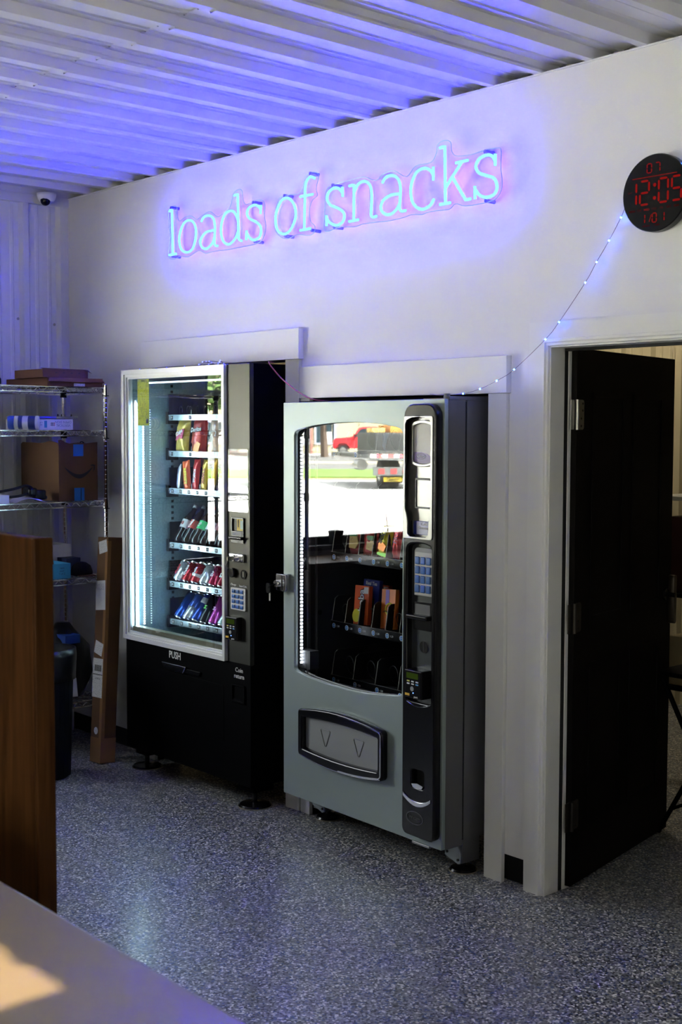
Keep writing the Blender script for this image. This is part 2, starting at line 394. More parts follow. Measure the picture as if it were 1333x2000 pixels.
# left wall
WY0, WY1, WZ0, WZ1 = -1.36, -2.76, 0.99, 2.22
wl_ = MB().box(-0.16,-0.04,WY0,0.12,0,3.15).box(-0.16,-0.04,WY1,WY0,0,WZ0).box(-0.16,-0.04,WY1,WY0,WZ1,3.15).box(-0.16,-0.04,-6.15,WY1,0,3.15)
wall_left = struct(wl_.build('wall_left', M['white']))
W0 = -0.036
for y0, y1, z0, z1 in ((-0.93,0.0,0.0,3.05),(-1.36,-0.932,0.0,3.05),(-2.06,-1.362,0,0.985),(-2.76,-2.062,0,0.985),
                       (-2.06,-1.362,2.225,3.05),(-2.76,-2.062,2.225,3.05),(-3.68,-2.762,0,3.05),(-4.6,-3.682,0,3.05),(-5.3,-4.602,0,3.05),(-6.0,-5.302,0,3.05)):
    sheet('wall_panel', rib_profile(y0, y1, W0, 0.024), lambda a, d, z: (d-0.014, a, z), z0, z1, M['sheet'], wall_left)
for yy, zz in ((-0.31,2.365),(-0.085,2.345)):
    MB().lathe([(0.008,0),(0.008,0.003),(0.004,0.006)], 10).build('screw', M['steel'], wall_left, loc=(-0.013, yy, zz), rot=(0,PI/2,0))
struct(MB().box(-0.02, 0.018, -6.0, 0.0, 3.005, 3.054).build('trim_1', M['sheet'], bevel=0.002))
struct(MB().box(-0.02, 0.008, -0.03, 0.0, 0.0, 3.005).build('trim_2', M['sheet'], bevel=0.002))

window = thing('window_1', None, None, (-0.09, (WY0+WY1)/2, WZ0), kind='structure')
hw = (WY0-WY1)/2; hh = WZ1-WZ0
col('bronze', (0.03,0.028,0.025), 0.4)
MB().box(-0.03,0.03,-hw,hw,0,0.05).box(-0.03,0.03,-hw,hw,hh-0.05,hh).box(-0.03,0.03,-hw,-hw+0.05,0.05,hh-0.05).box(-0.03,0.03,hw-0.05,hw,0.05,hh-0.05).build('window_frame', M['bronze'], window)
MB().box(-0.004,0.004,-hw+0.05,hw-0.05,0.05,hh-0.05).build('pane', M['wglass'], window)
MB().box(-0.10,0.13,-hw-0.03,hw+0.03,-0.03,0.0).build('window_sill', col('dark sill', (0.03,0.03,0.032), 0.5), window)

# front wall and right wall (behind the photographer)
FX0, FX1, FZ0, FZ1 = 2.8, 7.4, 0.9, 2.7
struct(MB().box(-0.15,FX0,-6.15,-6.0,0,3.15).box(FX1,7.75,-6.15,-6.0,0,3.15).box(FX0,FX1,-6.15,-6.0,0,FZ0).box(FX0,FX1,-6.15,-6.0,FZ1,3.15).build('wall_front', M['wall']))
struct(MB().box(7.6,7.75,-6.0,3.3,0,3.15).build('wall_right', M['wall']))
w3 = thing('window_2', None, None, ((FX0+FX1)/2, -6.07, FZ0), kind='structure')
hw = (FX1-FX0)/2; hh = FZ1-FZ0
MB().box(-hw,hw,-0.03,0.03,0,0.06).box(-hw,hw,-0.03,0.03,hh-0.06,hh).box(-hw,-hw+0.06,-0.03,0.03,0.06,hh-0.06).box(hw-0.06,hw,-0.03,0.03,0.06,hh-0.06).build('window_frame', M['bronze'], w3)
for i in range(4):
    x0 = -hw+0.06+(2*hw-0.12)*i/4; x1 = -hw+0.06+(2*hw-0.12)*(i+1)/4
    if i: MB().box(x0-0.025,x0+0.025,-0.025,0.025,0.06,hh-0.06).build('mullion', M['bronze'], w3)
    MB().box(x0+(0.025 if i else 0),x1-(0.025 if i < 3 else 0),-0.004,0.004,0.06,hh-0.06).build('pane', M['smoked'] if i < 2 else M['smoked_light'], w3)

# storeroom behind the back wall
wall_store = struct(MB().box(-0.15,7.6,3.30,3.45,0,3.15).box(-0.15,-0.05,0.12,3.3,0,3.15).build('wall_storeroom', M['sheet_tan']))
for k in range(5):
    sheet('wall_panel', rib_profile(0.922*k, 0.922*(k+1)-0.003, 0.05, 0.028), lambda a, d, z: (a, 3.285-d, z), 0.0, 3.1, M['sheet_tan'], wall_store)

# casings
def board(name, parent, x0, x1, z0, z1, t, y1=0.0): return MB().box(x0,x1,-t,y1,z0,z1).build(name, M['trim'], parent, bevel=0.0015, seg=1)
t1 = thing('trim_3', None, None, (0,0,0), kind='structure')
board('header_board', t1, 0.80, 2.103, 2.07, 2.209, 0.030)
board('side_board', t1, 1.995, 2.092, 0, 2.07, 0.020); board('side_board', t1, 0.795, 0.892, 0, 2.07, 0.020)
t2 = thing('trim_4', None, None, (0,0,0), kind='structure')
board('header_board', t2, 2.106, 3.334, 1.893, 2.035, 0.030)
board('side_board', t2, 2.106, 2.168, 0, 1.893, 0.020); board('side_board', t2, 3.234, 3.326, 0, 1.893, 0.020)
MB().box(2.168,2.178,0,0.14,0,1.893).box(3.224,3.234,0,0.14,0,1.893).box(2.168,3.234,0,0.14,1.885,1.893).build('opening_liner', M['black'], t2)
MB().box(0.892,0.902,0,0.14,0,2.07).box(1.985,1.995,0,0.14,0,2.07).build('opening_liner', M['black'], t1)
# door casing: moulded profile, mitred at the corner
t3 = thing('trim_5', None, None, (0,0,0), kind='structure')
def casing(parent):
    prof = [(0.0,0.0),(0.0,0.019),(0.062,0.019),(0.064,0.023),(0.074,0.023),(0.078,0.017),(0.086,0.017),(0.089,0.010),(0.089,0.0)]   # (from outer edge, thickness)
    L, T, RX = 3.436, 2.149, 4.54
    n = len(prof)
    def strip(name, pa, pb):
        vs = [pa(a,t) for a,t in prof] + [pb(a,t) for a,t in prof]
        fs = [(i,i+1,n+i+1,n+i) for i in range(n-1)] + [tuple(range(n)), tuple(range(2*n-1,n-1,-1))]
        MB().add(vs, fs).build(name, M['trim'], parent)
    strip('side_board', lambda a,t: (L+a,-t,0), lambda a,t: (L+a,-t,T-a))
    strip('header_board', lambda a,t: (L+a,-t,T-a), lambda a,t: (RX-a,-t,T-a))
    strip('side_board', lambda a,t: (RX-a,-t,T-a), lambda a,t: (RX-a,-t,0))
casing(t3)
jm = MB().box(3.512,3.530,-0.008,0.072,0,2.062).box(4.44,4.458,-0.008,0.14,0,2.062).box(3.512,4.458,-0.008,0.14,2.056,2.074).box(3.512,3.530,0.098,0.14,0,2.062)
jm.build('jamb', M['trim'], t3)
MB().box(3.510,3.526,0.072,0.098,0,2.056).box(3.53,4.44,0.072,0.098,2.046,2.056).build('weather_seal', M['rubber'], t3)

# open black door, hinged on the left jamb and swung into the storeroom
dth = R(11.6)
door = thing('door_1', None, None, (3.553, 0.118, 0.0), kind='structure', rz=PI/2+dth)     # local x runs along the slab, -y is the face seen
dw = 0.925
slab = MB().box(0,dw,0.0,0.044,0.012,2.058)
slab.build('slab', M['door'], door, bevel=0.002, seg=1)
for z0, z1 in ((0.22,0.86),(1.02,1.90)):
    for x0, x1 in ((0.13,0.42),(0.50,0.80)):
        MB().ring(rrect(x0,x1,z0,z1,0.004,1), rrect(x0+0.02,x1-0.02,z0+0.02,z1-0.02,0.004,1), -0.006, 0.002).build('panel_moulding', M['door'], door)
col('dark hinge',(0.055,0.048,0.04),0.45,0.8)
for hz, hm in ((1.811,'steel'),(1.046,'dark hinge'),(0.288,'dark hinge')):
    h = MB()
    h.box(0.0,0.052,-0.003,0.0,hz-0.055,hz+0.055).box(-0.004,0.0,-0.03,0.02,hz-0.055,hz+0.055)
    hg = plate('hinge', [rrect(-0.004,0.054,hz-0.056,hz+0.056,(0.001,0.012,0.012,0.001))], -0.0035, -0.0002, M[hm], door)
    MB().cyl((-0.010,-0.008,hz-0.056),(-0.010,-0.008,hz+0.056),0.0075,12).build('barrel', M[hm], hg)
    MB().box(-0.045,-0.012,0.0,0.004,hz-0.055,hz+0.055).build('leaf', M[hm], hg)
    for q in (-0.042,-0.014,0.016,0.042): MB().lathe([(0.0045,0),(0.0045,0.001)],8).build('screw', M['inkblk'], hg, loc=(0.036+0.006*math.copysign(1,q), -0.0036, hz+q), rot=(PI/2,0,0))
hd = MB().cyl((dw-0.07,-0.002,1.05),(dw-0.07,-0.012,1.05),0.027,16).cyl((dw-0.07,-0.012,1.05),(dw-0.07,-0.05,1.05),0.010,10)
hd.build('handle_rose', M['blackg'], door)
plate('handle_plate', [rrect(dw-0.035,dw-0.006,0.92,1.13,0.013)], -0.03, -0.002, col('dark bronze handle',(0.05,0.04,0.03),0.35,0.8), door, 0.002)

# ================================================================== LETTER SIGN
LETTERS = [
    ('l', [('l', [(1.11, 2.845), (1.135, 2.851), (1.139, 2.627)]), ('l', [(1.107, 2.628), (1.169, 2.628)])]),
    ('o', [('o', [(1.284, 2.78), (1.231, 2.765), (1.198, 2.706), (1.212, 2.648), (1.262, 2.626), (1.314, 2.641), (1.342, 2.703), (1.329, 2.756)])]),
    ('a', [('c', [(1.387, 2.761), (1.41, 2.78), (1.451, 2.782), (1.487, 2.763), (1.499, 2.728), (1.497, 2.683), (1.494, 2.65), (1.501, 2.635), (1.521, 2.63)]), ('c', [(1.497, 2.707), (1.461, 2.708), (1.416, 2.702), (1.378, 2.669), (1.393, 2.636), (1.432, 2.627), (1.476, 2.646), (1.495, 2.673)])]),
    ('d', [('l', [(1.654, 2.85), (1.682, 2.854), (1.687, 2.662)]), ('c', [(1.687, 2.662), (1.69, 2.643), (1.712, 2.633)]), ('c', [(1.684, 2.729), (1.658, 2.769), (1.624, 2.783), (1.574, 2.768), (1.548, 2.71), (1.562, 2.653), (1.606, 2.628), (1.656, 2.645), (1.686, 2.681)])]),
    ('s', [('l', [(1.859, 2.78), (1.855, 2.74)]), ('c', [(1.857, 2.762), (1.834, 2.779), (1.805, 2.786), (1.765, 2.777), (1.754, 2.751), (1.776, 2.727), (1.824, 2.706), (1.857, 2.679), (1.852, 2.641), (1.815, 2.627), (1.779, 2.636), (1.749, 2.666)]), ('l', [(1.75, 2.677), (1.747, 2.633)])]),
    ('o', [('o', [(2.048, 2.787), (2.001, 2.774), (1.967, 2.717), (1.979, 2.655), (2.024, 2.63), (2.073, 2.643), (2.11, 2.7), (2.094, 2.756)])]),
    ('f', [('c', [(2.241, 2.846), (2.211, 2.856), (2.185, 2.842), (2.175, 2.812), (2.174, 2.788)]), ('l', [(2.174, 2.788), (2.169, 2.632)]), ('l', [(2.14, 2.633), (2.212, 2.633)]), ('l', [(2.142, 2.78), (2.228, 2.779)])]),
    ('s', [('l', [(2.423, 2.784), (2.424, 2.742)]), ('c', [(2.423, 2.758), (2.4, 2.779), (2.368, 2.786), (2.334, 2.773), (2.323, 2.745), (2.348, 2.716), (2.396, 2.697), (2.432, 2.672), (2.43, 2.642), (2.4, 2.627), (2.366, 2.631), (2.334, 2.648), (2.319, 2.669)]), ('l', [(2.318, 2.677), (2.32, 2.631)])]),
    ('n', [('l', [(2.465, 2.781), (2.496, 2.783), (2.495, 2.632)]), ('l', [(2.465, 2.633), (2.524, 2.634)]), ('c', [(2.496, 2.751), (2.523, 2.781), (2.563, 2.787), (2.596, 2.765), (2.606, 2.727), (2.605, 2.683), (2.603, 2.646), (2.613, 2.634), (2.637, 2.635)])]),
    ('a', [('c', [(2.67, 2.765), (2.689, 2.783), (2.725, 2.788), (2.761, 2.77), (2.777, 2.735), (2.776, 2.686), (2.773, 2.652), (2.783, 2.637), (2.809, 2.636)]), ('c', [(2.776, 2.707), (2.721, 2.709), (2.675, 2.693), (2.662, 2.663), (2.683, 2.639), (2.717, 2.632), (2.753, 2.646), (2.775, 2.671)])]),
    ('c', [('l', [(2.963, 2.787), (2.963, 2.734)]), ('c', [(2.963, 2.756), (2.944, 2.777), (2.91, 2.789), (2.867, 2.777), (2.839, 2.732), (2.842, 2.677), (2.868, 2.643), (2.907, 2.629), (2.946, 2.639), (2.968, 2.661)])]),
    ('k', [('l', [(2.997, 2.854), (3.025, 2.857), (3.03, 2.633)]), ('l', [(3.0, 2.635), (3.057, 2.635)]), ('l', [(3.032, 2.697), (3.066, 2.733), (3.118, 2.784)]), ('l', [(3.084, 2.783), (3.148, 2.784)]), ('l', [(3.066, 2.733), (3.138, 2.635), (3.164, 2.636)])]),
    ('s', [('l', [(3.287, 2.786), (3.287, 2.742)]), ('c', [(3.287, 2.759), (3.272, 2.779), (3.247, 2.788), (3.209, 2.781), (3.189, 2.756), (3.204, 2.729), (3.241, 2.713), (3.282, 2.696), (3.298, 2.663), (3.283, 2.637), (3.246, 2.631), (3.211, 2.643), (3.186, 2.668)]), ('l', [(3.185, 2.681), (3.186, 2.632)])]),
]
BACKINGS = [
    [(1.12, 2.869), (1.162, 2.86), (1.168, 2.815), (1.186, 2.789), (1.234, 2.801), (1.288, 2.801), (1.335, 2.778), (1.376, 2.79), (1.445, 2.803), (1.507, 2.771), (1.558, 2.784), (1.613, 2.81), (1.635, 2.861), (1.668, 2.876), (1.702, 2.868), (1.71, 2.826), (1.734, 2.799), (1.785, 2.807), (1.852, 2.804), (1.876, 2.779), (1.873, 2.73), (1.883, 2.678), (1.867, 2.636), (1.826, 2.612), (1.699, 2.607), (1.568, 2.607), (1.478, 2.61), (1.409, 2.607), (1.351, 2.626), (1.262, 2.605), (1.196, 2.615), (1.141, 2.605), (1.096, 2.614), (1.086, 2.646), (1.105, 2.713), (1.094, 2.79), (1.088, 2.846)],
    [(2.009, 2.802), (2.068, 2.8), (2.116, 2.797), (2.145, 2.817), (2.164, 2.862), (2.202, 2.878), (2.249, 2.868), (2.255, 2.849), (2.239, 2.804), (2.247, 2.773), (2.211, 2.754), (2.193, 2.714), (2.202, 2.665), (2.229, 2.644), (2.226, 2.615), (2.188, 2.607), (2.107, 2.619), (2.038, 2.608), (1.979, 2.63), (1.947, 2.671), (1.954, 2.744), (1.979, 2.791)],
    [(2.308, 2.788), (2.359, 2.804), (2.448, 2.807), (2.544, 2.809), (2.62, 2.784), (2.666, 2.804), (2.73, 2.807), (2.802, 2.773), (2.854, 2.807), (2.94, 2.809), (2.97, 2.84), (2.978, 2.872), (3.015, 2.882), (3.047, 2.869), (3.053, 2.836), (3.078, 2.812), (3.154, 2.805), (3.217, 2.81), (3.295, 2.808), (3.309, 2.787), (3.307, 2.736), (3.315, 2.678), (3.305, 2.64), (3.274, 2.618), (3.204, 2.613), (3.125, 2.615), (3.076, 2.63), (3.043, 2.613), (2.976, 2.616), (2.925, 2.616), (2.891, 2.611), (2.838, 2.618), (2.785, 2.612), (2.704, 2.609), (2.64, 2.612), (2.545, 2.615), (2.488, 2.609), (2.399, 2.619), (2.319, 2.61), (2.293, 2.622), (2.293, 2.665), (2.298, 2.717)],
]
STANDOFFS = [(1.119, 2.862), (1.129, 2.62), (1.795, 2.801), (1.805, 2.62), (2.024, 2.801), (2.03, 2.621), (2.204, 2.873), (2.216, 2.625), (2.354, 2.801), (2.364, 2.622), (3.232, 2.804), (3.238, 2.62)]

sign = thing('neon_sign', 'glowing cyan LED neon sign reading loads of snacks on white wall', 'neon sign', (2.1, -0.03, 2.70))
SO = Vector((2.1, -0.03, 2.70))
m_core = emit('cyan tube glow', (0.18, 0.50, 12.0), 1.0)
m_back = emit('violet rear glow of the tube', (2.2, 0.0, 460.0), 1.0)
def letter(strokes):
    b = MB(); r_ = 0.0062; n = 12
    for kind, pts in strokes:
        P = [(x-SO.x, -0.052-SO.y, z-SO.z) for x, z in pts]
        if kind == 'l':
            path = []
            for a, c in zip(P, P[1:]): path += [tuple(Vector(a).lerp(Vector(c), t/3)) for t in range(3)]
            path.append(P[-1]); closed = False
        else: closed = kind == 'o'; path = catmull(P, 6, closed)
        s0 = len(b.f); b.tube(path, r_, n, closed)
        b.m[s0:] = [0]*(len(b.f)-s0)
        for q in range(s0, len(b.f)):      # faces turned to the wall carry the violet rear glow
            f = b.f[q]
            if len(f) != 4: continue
            c = sum((Vector(b.v[i]) for i in f), Vector())/4
            nrm = (Vector(b.v[f[1]])-Vector(b.v[f[0]])).cross(Vector(b.v[f[3]])-Vector(b.v[f[0]])).normalized()
            if abs(nrm.y) > 0.74 and c.y > -0.052-SO.y: b.m[q] = 1
    return b
for ch, st in LETTERS: letter(st).build('letter_tube', [m_core, m_back], sign, smooth=True)
m_edge = mat('cyan lit cut edge', (0.55,0.85,0.98), 0.2, var=0.02)  # cyan tint stands in for tube light caught in the clear edge
for lp in BACKINGS:
    pts = [(p.x, p.z) for p in catmull([(x-SO.x, 0, z-SO.z) for x, z in lp], 4, True)]
    bk = plate('backing_panel', [pts], -0.0145, -0.0115, M['acrylic'], sign)
    MB().tube([(x, -0.013, z) for x, z in pts], 0.0016, 5, True).build('cut_edge', m_edge, bk)
for x, z in STANDOFFS:
    MB().cyl((x-SO.x,0.03,z-SO.z),(x-SO.x,-0.020,z-SO.z),0.0075,12).build('standoff', M['steel'], sign, smooth=False)

# ================================================================== ROUND CLOCK
clk = thing('digital_clock', 'round black wall clock with red digits at right edge', 'clock', (3.990, -0.002, 2.549))
CR = 0.129
b = MB(); b.T = Matrix.Rotation(PI/2, 4, 'X')
b.lathe([(CR-0.004,0.002),(CR,0.008),(CR,0.036),(CR-0.003,0.040)], 64); b.T = None
b.build('case', M['blackg'], clk, bevel=0)
red = emit('red digits', (0.10,0.002,0.0015), 1.0); dimred = emit('dim red digits', (0.025,0.001,0.001), 1.0)
SEG = {'0':'abcdef','1':'bc','2':'abged','5':'afgcd','7':'abc','/':''}
def digits(s, x, z, w, h, gap, m_, t):
    for ch in s:
        if ch == ':':
            for q in (0.28, -0.28): MB().cyl((x+gap*0.5,-0.0412,z+h*q),(x+gap*0.5,-0.0402,z+h*q),t*0.9,12).build('colon_dot', m_, clk)
            x += gap*1.6; continue
        if ch == '/':
            MB().tube([(x+gap*0.2,-0.0407,z-h*0.4),(x+gap*0.7,-0.0407,z+h*0.4)], t*0.35, 6).build('slash', m_, clk); x += gap; continue
        sg = MB()
        def bar(x0, z0, x1, z1):
            d = Vector((x1-x0, z1-z0)); L = d.length; d /= L; nn = Vector((-d.y, d.x))*t*0.5
            p = [Vector((x0,z0))+d*L*0.08, Vector((x0,z0))+d*L*0.18+nn, Vector((x1,z1))-d*L*0.18+nn, Vector((x1,z1))-d*L*0.08, Vector((x1,z1))-d*L*0.18-nn, Vector((x0,z0))+d*L*0.18-nn]
            sg.prism([(q.x,q.y) for q in p], -0.0412, -0.0402)
        hz = h/2
        co = dict(a=(x,z+hz,x+w,z+hz), b=(x+w,z+hz,x+w,z), c=(x+w,z,x+w,z-hz), d=(x,z-hz,x+w,z-hz), e=(x,z,x,z-hz), f=(x,z+hz,x,z), g=(x,z,x+w,z))
        for q in SEG[ch]: bar(*co[q])
        sg.build('digit', m_, clk); x += w+gap
digits('07', -0.030, 0.083, 0.018, 0.030, 0.015, red, 0.0035)
MB().box(-0.088,0.088,-0.0412,-0.0402,0.0535,0.0560).build('divider_line', red, clk)
digits('12:05', -0.108, 0.004, 0.036, 0.078, 0.015, red, 0.0070)
for i, d in enumerate(('MON','TUE','WED','THU','FRI','SAT','SUN')):
    text('weekday', d, 0.0105, red if i == 2 else dimred, clk, (-0.088+i*0.0293,-0.0406,-0.0535), depth=0.0003)
digits('1/01', -0.052, -0.083, 0.016, 0.030, 0.015, red, 0.0035)
text('month_caption', 'MONTH', 0.008, dimred, clk, (-0.030,-0.0406,-0.108), depth=0.0003)
text('date_caption', 'DATE', 0.008, dimred, clk, (0.014,-0.0406,-0.108), depth=0.0003)
text('alarm_caption', 'ALM', 0.009, dimred, clk, (-0.098,-0.0406,0.010), depth=0.0003)

# ================================================================== STRING LIGHTS
m_led = emit('blue fairy bulb', (1.0,8.0,75.0), 1.0)
wire_m = col('thin copper wire', (0.22,0.18,0.20), 0.4, 0.6)
sl = thing('string_light', 'thin wire string of tiny blue bulbs looping up to the clock', 'string lights', (3.24,-0.17,1.885))
SP = [(3.02,-0.12,1.893),(3.12,-0.17,1.886),(3.243,-0.17,1.889),(3.31,-0.15,1.906),(3.357,-0.11,1.936),(3.424,-0.09,1.976),(3.537,-0.05,2.083),(3.595,-0.045,2.142),(3.706,-0.04,2.274),(3.75,-0.035,2.342),(3.797,-0.028,2.412),(3.84,-0.020,2.487),(3.870,-0.001,2.56),(3.99,-0.001,2.62),(4.085,-0.001,2.65),(4.20,-0.02,2.69),(4.33,-0.02,2.73)]
so = Vector(sl.location)
MB().tube([Vector(p)-so for p in catmull(SP, 6)], 0.0010, 5).build('wire', wire_m, sl)
for i in (2,3,4,5,6,7,8,9,10,11,14,15):
    MB().ball(Vector(SP[i])-so, 0.0030, 8, 6).build('bulb', m_led, sl)
sl2 = thing('string_light', 'small tangle of blue bulbs lying on the black vending machine', 'string lights', (1.60,-0.13,2.053))
pts = [(-0.62,-0.02,0.004),(-0.5,0.0,0.004),(-0.36,-0.03,0.004),(-0.25,0.0,0.006),(-0.12,-0.03,0.004)]
for i in range(16): pts.append((-0.09+0.012*i+0.03*math.sin(i*2.3), 0.03*math.cos(i*1.9), 0.012+0.010*math.sin(i*1.7)))
pts += [(0.2,-0.02,0.004),(0.34,0.02,0.004)]
MB().tube(catmull(pts, 5), 0.0010, 5).build('wire', wire_m, sl2)
m_led2 = emit('dim blue fairy bulb', (0.12,0.16,1.6), 3.0)
for i in list(range(0,4))+list(range(5,20,1)): MB().ball(pts[i], 0.0026, 8, 6).build('bulb', m_led2, sl2)
cab = MB().tube(catmull([(1.96,-0.06,2.056),(1.999,-0.12,2.056),(2.055,-0.125,2.011),(2.117,-0.125,1.969),(2.213,-0.12,1.917),(2.30,-0.11,1.884),(2.36,-0.05,1.876)],6), 0.0028, 8).build('power_cable', col('pink red cable',(0.45,0.10,0.11),0.5), smooth=True)
tag(cab, 'thin pink cable sagging between the two vending machines', 'cable')

# ================================================================== DOME CAMERA
dc = thing('security_camera', 'small white dome security camera on the corner ceiling trim', 'camera', (0.075,-0.172,3.055), rot=(PI,0,0))
MB().lathe([(0.053,-0.002),(0.052,0.012),(0.047,0.030),(0.040,0.040),(0.036,0.044)], 28).build('housing', M['white'], dc, smooth=True)
eye = MB(); eye.ball((0.008,0.010,0.038), 0.031, 20, 12); eye.build('eyeball', M['white'], dc, smooth=True)
b = MB(); b.T = Matrix.Translation((0.008,0.010,0.038)) @ Vector((0.78,0.55,0.28)).to_track_quat('Z','Y').to_matrix().to_4x4()
b.lathe([(0.0275,0.012),(0.0262,0.020),(0.018,0.029),(0.006,0.0325)], 24).build('lens_cover', M['blackg'], dc, smooth=True)

# ================================================================== BLACK VENDING MACHINE (left)
# local x = along the front, local y = depth into the wall, z up; origin at the front left foot of the case
A = thing('vending_machine', 'tall black vending machine with white framed lit window of snacks and drinks', 'vending machine', (0.92, -0.205, 0.0))
AW = 1.055; AB = 0.115; AT = 2.05
b = MB()
b.box(0,0.03,0.02,0.84,AB,AT).box(0.88,AW,0.02,0.84,AB,AT).box(0.03,0.88,0.02,0.84,AT-0.045,AT).box(0.03,0.88,0.80,0.84,AB,AT-0.045).box(0.03,0.88,0.02,0.80,AB,0.60)
b.build('cabinet', M['black'], A)
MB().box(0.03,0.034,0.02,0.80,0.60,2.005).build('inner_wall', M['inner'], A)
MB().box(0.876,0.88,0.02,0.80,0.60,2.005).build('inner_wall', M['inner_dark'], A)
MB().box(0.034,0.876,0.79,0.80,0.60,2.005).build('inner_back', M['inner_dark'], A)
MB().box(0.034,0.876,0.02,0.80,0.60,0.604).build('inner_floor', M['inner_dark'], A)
# white door frame: outer band, inner step
fr = MB()
O_ = rrect(0,0.88,0.68,2.05,0.004,1); I_ = rrect(0.022,0.862,0.702,2.028,0.003,1); J_ = rrect(0.034,0.852,0.712,2.014,0.003,1); K_ = rrect(0.044,0.846,0.720,2.005,0.003,1)
fr.ring(O_, I_, -0.020, 0.02); fr.ring(I_, J_, -0.012, 0.02); fr.ring(J_, K_, -0.004, 0.02)
fr.build('door_frame', M['alu'], A)
MB().box(0.042,0.848,0.006,0.011,0.718,2.007).build('glass', M['glass'], A)
MB().box(0.046,0.844,0.012,0.05,0.722,0.745).build('glass_sill', col('sill strip',(0.30,0.28,0.20),0.4,0.5), A)
pnl = MB().box(0.882,AW,-0.004,0.02,0.68,AT).build('control_panel', col('dark steel panel',(0.065,0.065,0.055),0.42,0.8,var=0.15,scale=3), A, bevel=0.002, seg=1)
MB().box(0.0,AW,-0.002,0.02,AB,0.678).build('lower_panel', M['black'], A, bevel=0.002, seg=1)
MB().box(0.10,0.85,-0.004,-0.002,0.30,0.56).build('delivery_flap', M['black'], A, bevel=0.001, seg=1)
text('lettering', 'PUSH', 0.050, M['ink'], A, (0.447,-0.0035,0.646), sx=0.86, bold=0.0006)
hb = MB(); hb.prism([(0.352,0.607),(0.375,0.572),(0.535,0.572),(0.560,0.607)], -0.020, -0.002)
hb.build('push_handle', M['chrome'], A, bevel=0.003)
MB().prism([(0.535,0.575),(0.66,0.575),(0.672,0.597),(0.551,0.597)], -0.012, -0.002).build('handle_dark_end', M['blackg'], A, bevel=0.002)  # right part of the same handle, coloured black where it catches no light
text('lettering', 'Coin\nreturn', 0.030, M['ink'], A, (0.970,-0.0035,0.634), leading=0.95)
cup = plate('coin_cup', [rrect(0.917,1.018,0.495,0.582,0.008), rrect(0.925,1.010,0.507,0.574,0.006)], -0.010, -0.002, M['black'], A, 0.002)
MB().box(0.925,1.010,-0.006,-0.003,0.507,0.515).build('cup_lip', M['blackg'], cup)
# control parts
sh = plate('menu_sheet', [rrect(0.893,1.047,1.378,1.664,0.010)], -0.0075, -0.0050, M['clear'], A)
plate('paper_card', [rrect(0.903,1.038,1.40,1.632,0.002,1)], -0.0046, -0.0041, M['white'], sh)
MB().box(0.903,1.038,-0.0046,-0.0041,1.634,1.656).build('pickup_reflection', col('reflected pickup red',(0.45,0.03,0.03),0.5), sh)  # red strip painted as the pickup's reflection in the clear sheet
bv = plate('bill_validator', [rrect(0.924,1.016,1.236,1.352,0.003,1), rrect(0.930,1.010,1.290,1.346,0.002,1)], -0.012, -0.004, M['blackg'], A, 0.001)
MB().box(0.960,1.009,-0.006,-0.0045,1.293,1.345).build('bill_picture', col('yellow card',(0.72,0.55,0.08),0.5), bv)
MB().box(0.968,0.974,-0.0068,-0.006,1.308,1.342).build('bill_arrow', M['inkblk'], bv)
MB().box(0.985,1.006,-0.0068,-0.006,1.300,1.340).build('bill_note', col('pale note',(0.6,0.72,0.66),0.6), bv)
MB().box(0.922,1.018,-0.028,-0.011,1.252,1.266).build('bill_mouth', M['blackg'], bv, bevel=0.004)
MB().box(0.932,1.006,-0.0135,-0.011,1.270,1.286).build('bill_plate', M['flap'], bv)
for i in range(4): MB().ball((0.955+0.012*i,-0.0285,1.259),0.0014,6,4).build('indicator', M['ink'], bv)
lk = MB().box(0.914,1.02,-0.018,-0.004,1.150,1.187).build('door_lock', M['chrome'], A, bevel=0.004)
MB().cyl((0.958,-0.030,1.168),(0.958,-0.018,1.168),0.014,16).build('key_barrel', M['chrome'], lk)
MB().box(0.956,0.960,-0.060,-0.030,1.158,1.176).build('key', M['steel'], lk)
MB().tube(catmull([(0.958,-0.058,1.160),(0.950,-0.055,1.145),(0.938,-0.050,1.130),(0.945,-0.045,1.120)],4),0.002,6).build('key_ring', M['steel'], lk)
MB().cyl((0.934,-0.022,1.098),(0.934,-0.004,1.098),0.022,20).build('reject_knob', M['blackg'], A, bevel=0.003)
cs = MB().cyl((1.010,-0.009,1.095),(1.010,-0.004,1.095),0.021,20).build('coin_slot', M['blackg'], A)
MB().box(1.0085,1.0115,-0.0098,-0.009,1.083,1.108).build('slit', M['steel'], cs)
text('lettering', 'Change', 0.0145, M['ink'], A, (0.931,-0.0055,1.042)); text('lettering', 'Insert Coins', 0.0135, M['ink'], A, (1.005,-0.0055,1.040), sx=0.85)
kp = plate('keypad', [rrect(0.918,1.028,0.928,1.030,0.004)], -0.012, -0.004, M['white'], A, 0.0015)
kmesh = None
for r_ in range(4):
    for c in range(3):
        if kmesh is None:
            k0 = MB().box(-0.0115,0.0115,-0.005,0,-0.0085,0.0085).build('key', M['keyblue'], kp, bevel=0.002, seg=1); kmesh = k0.data; k = k0
        else: k = k0.copy(); COL.objects.link(k)
        k.location = (0.942+c*0.031, -0.012, 1.014-r_*0.0235)
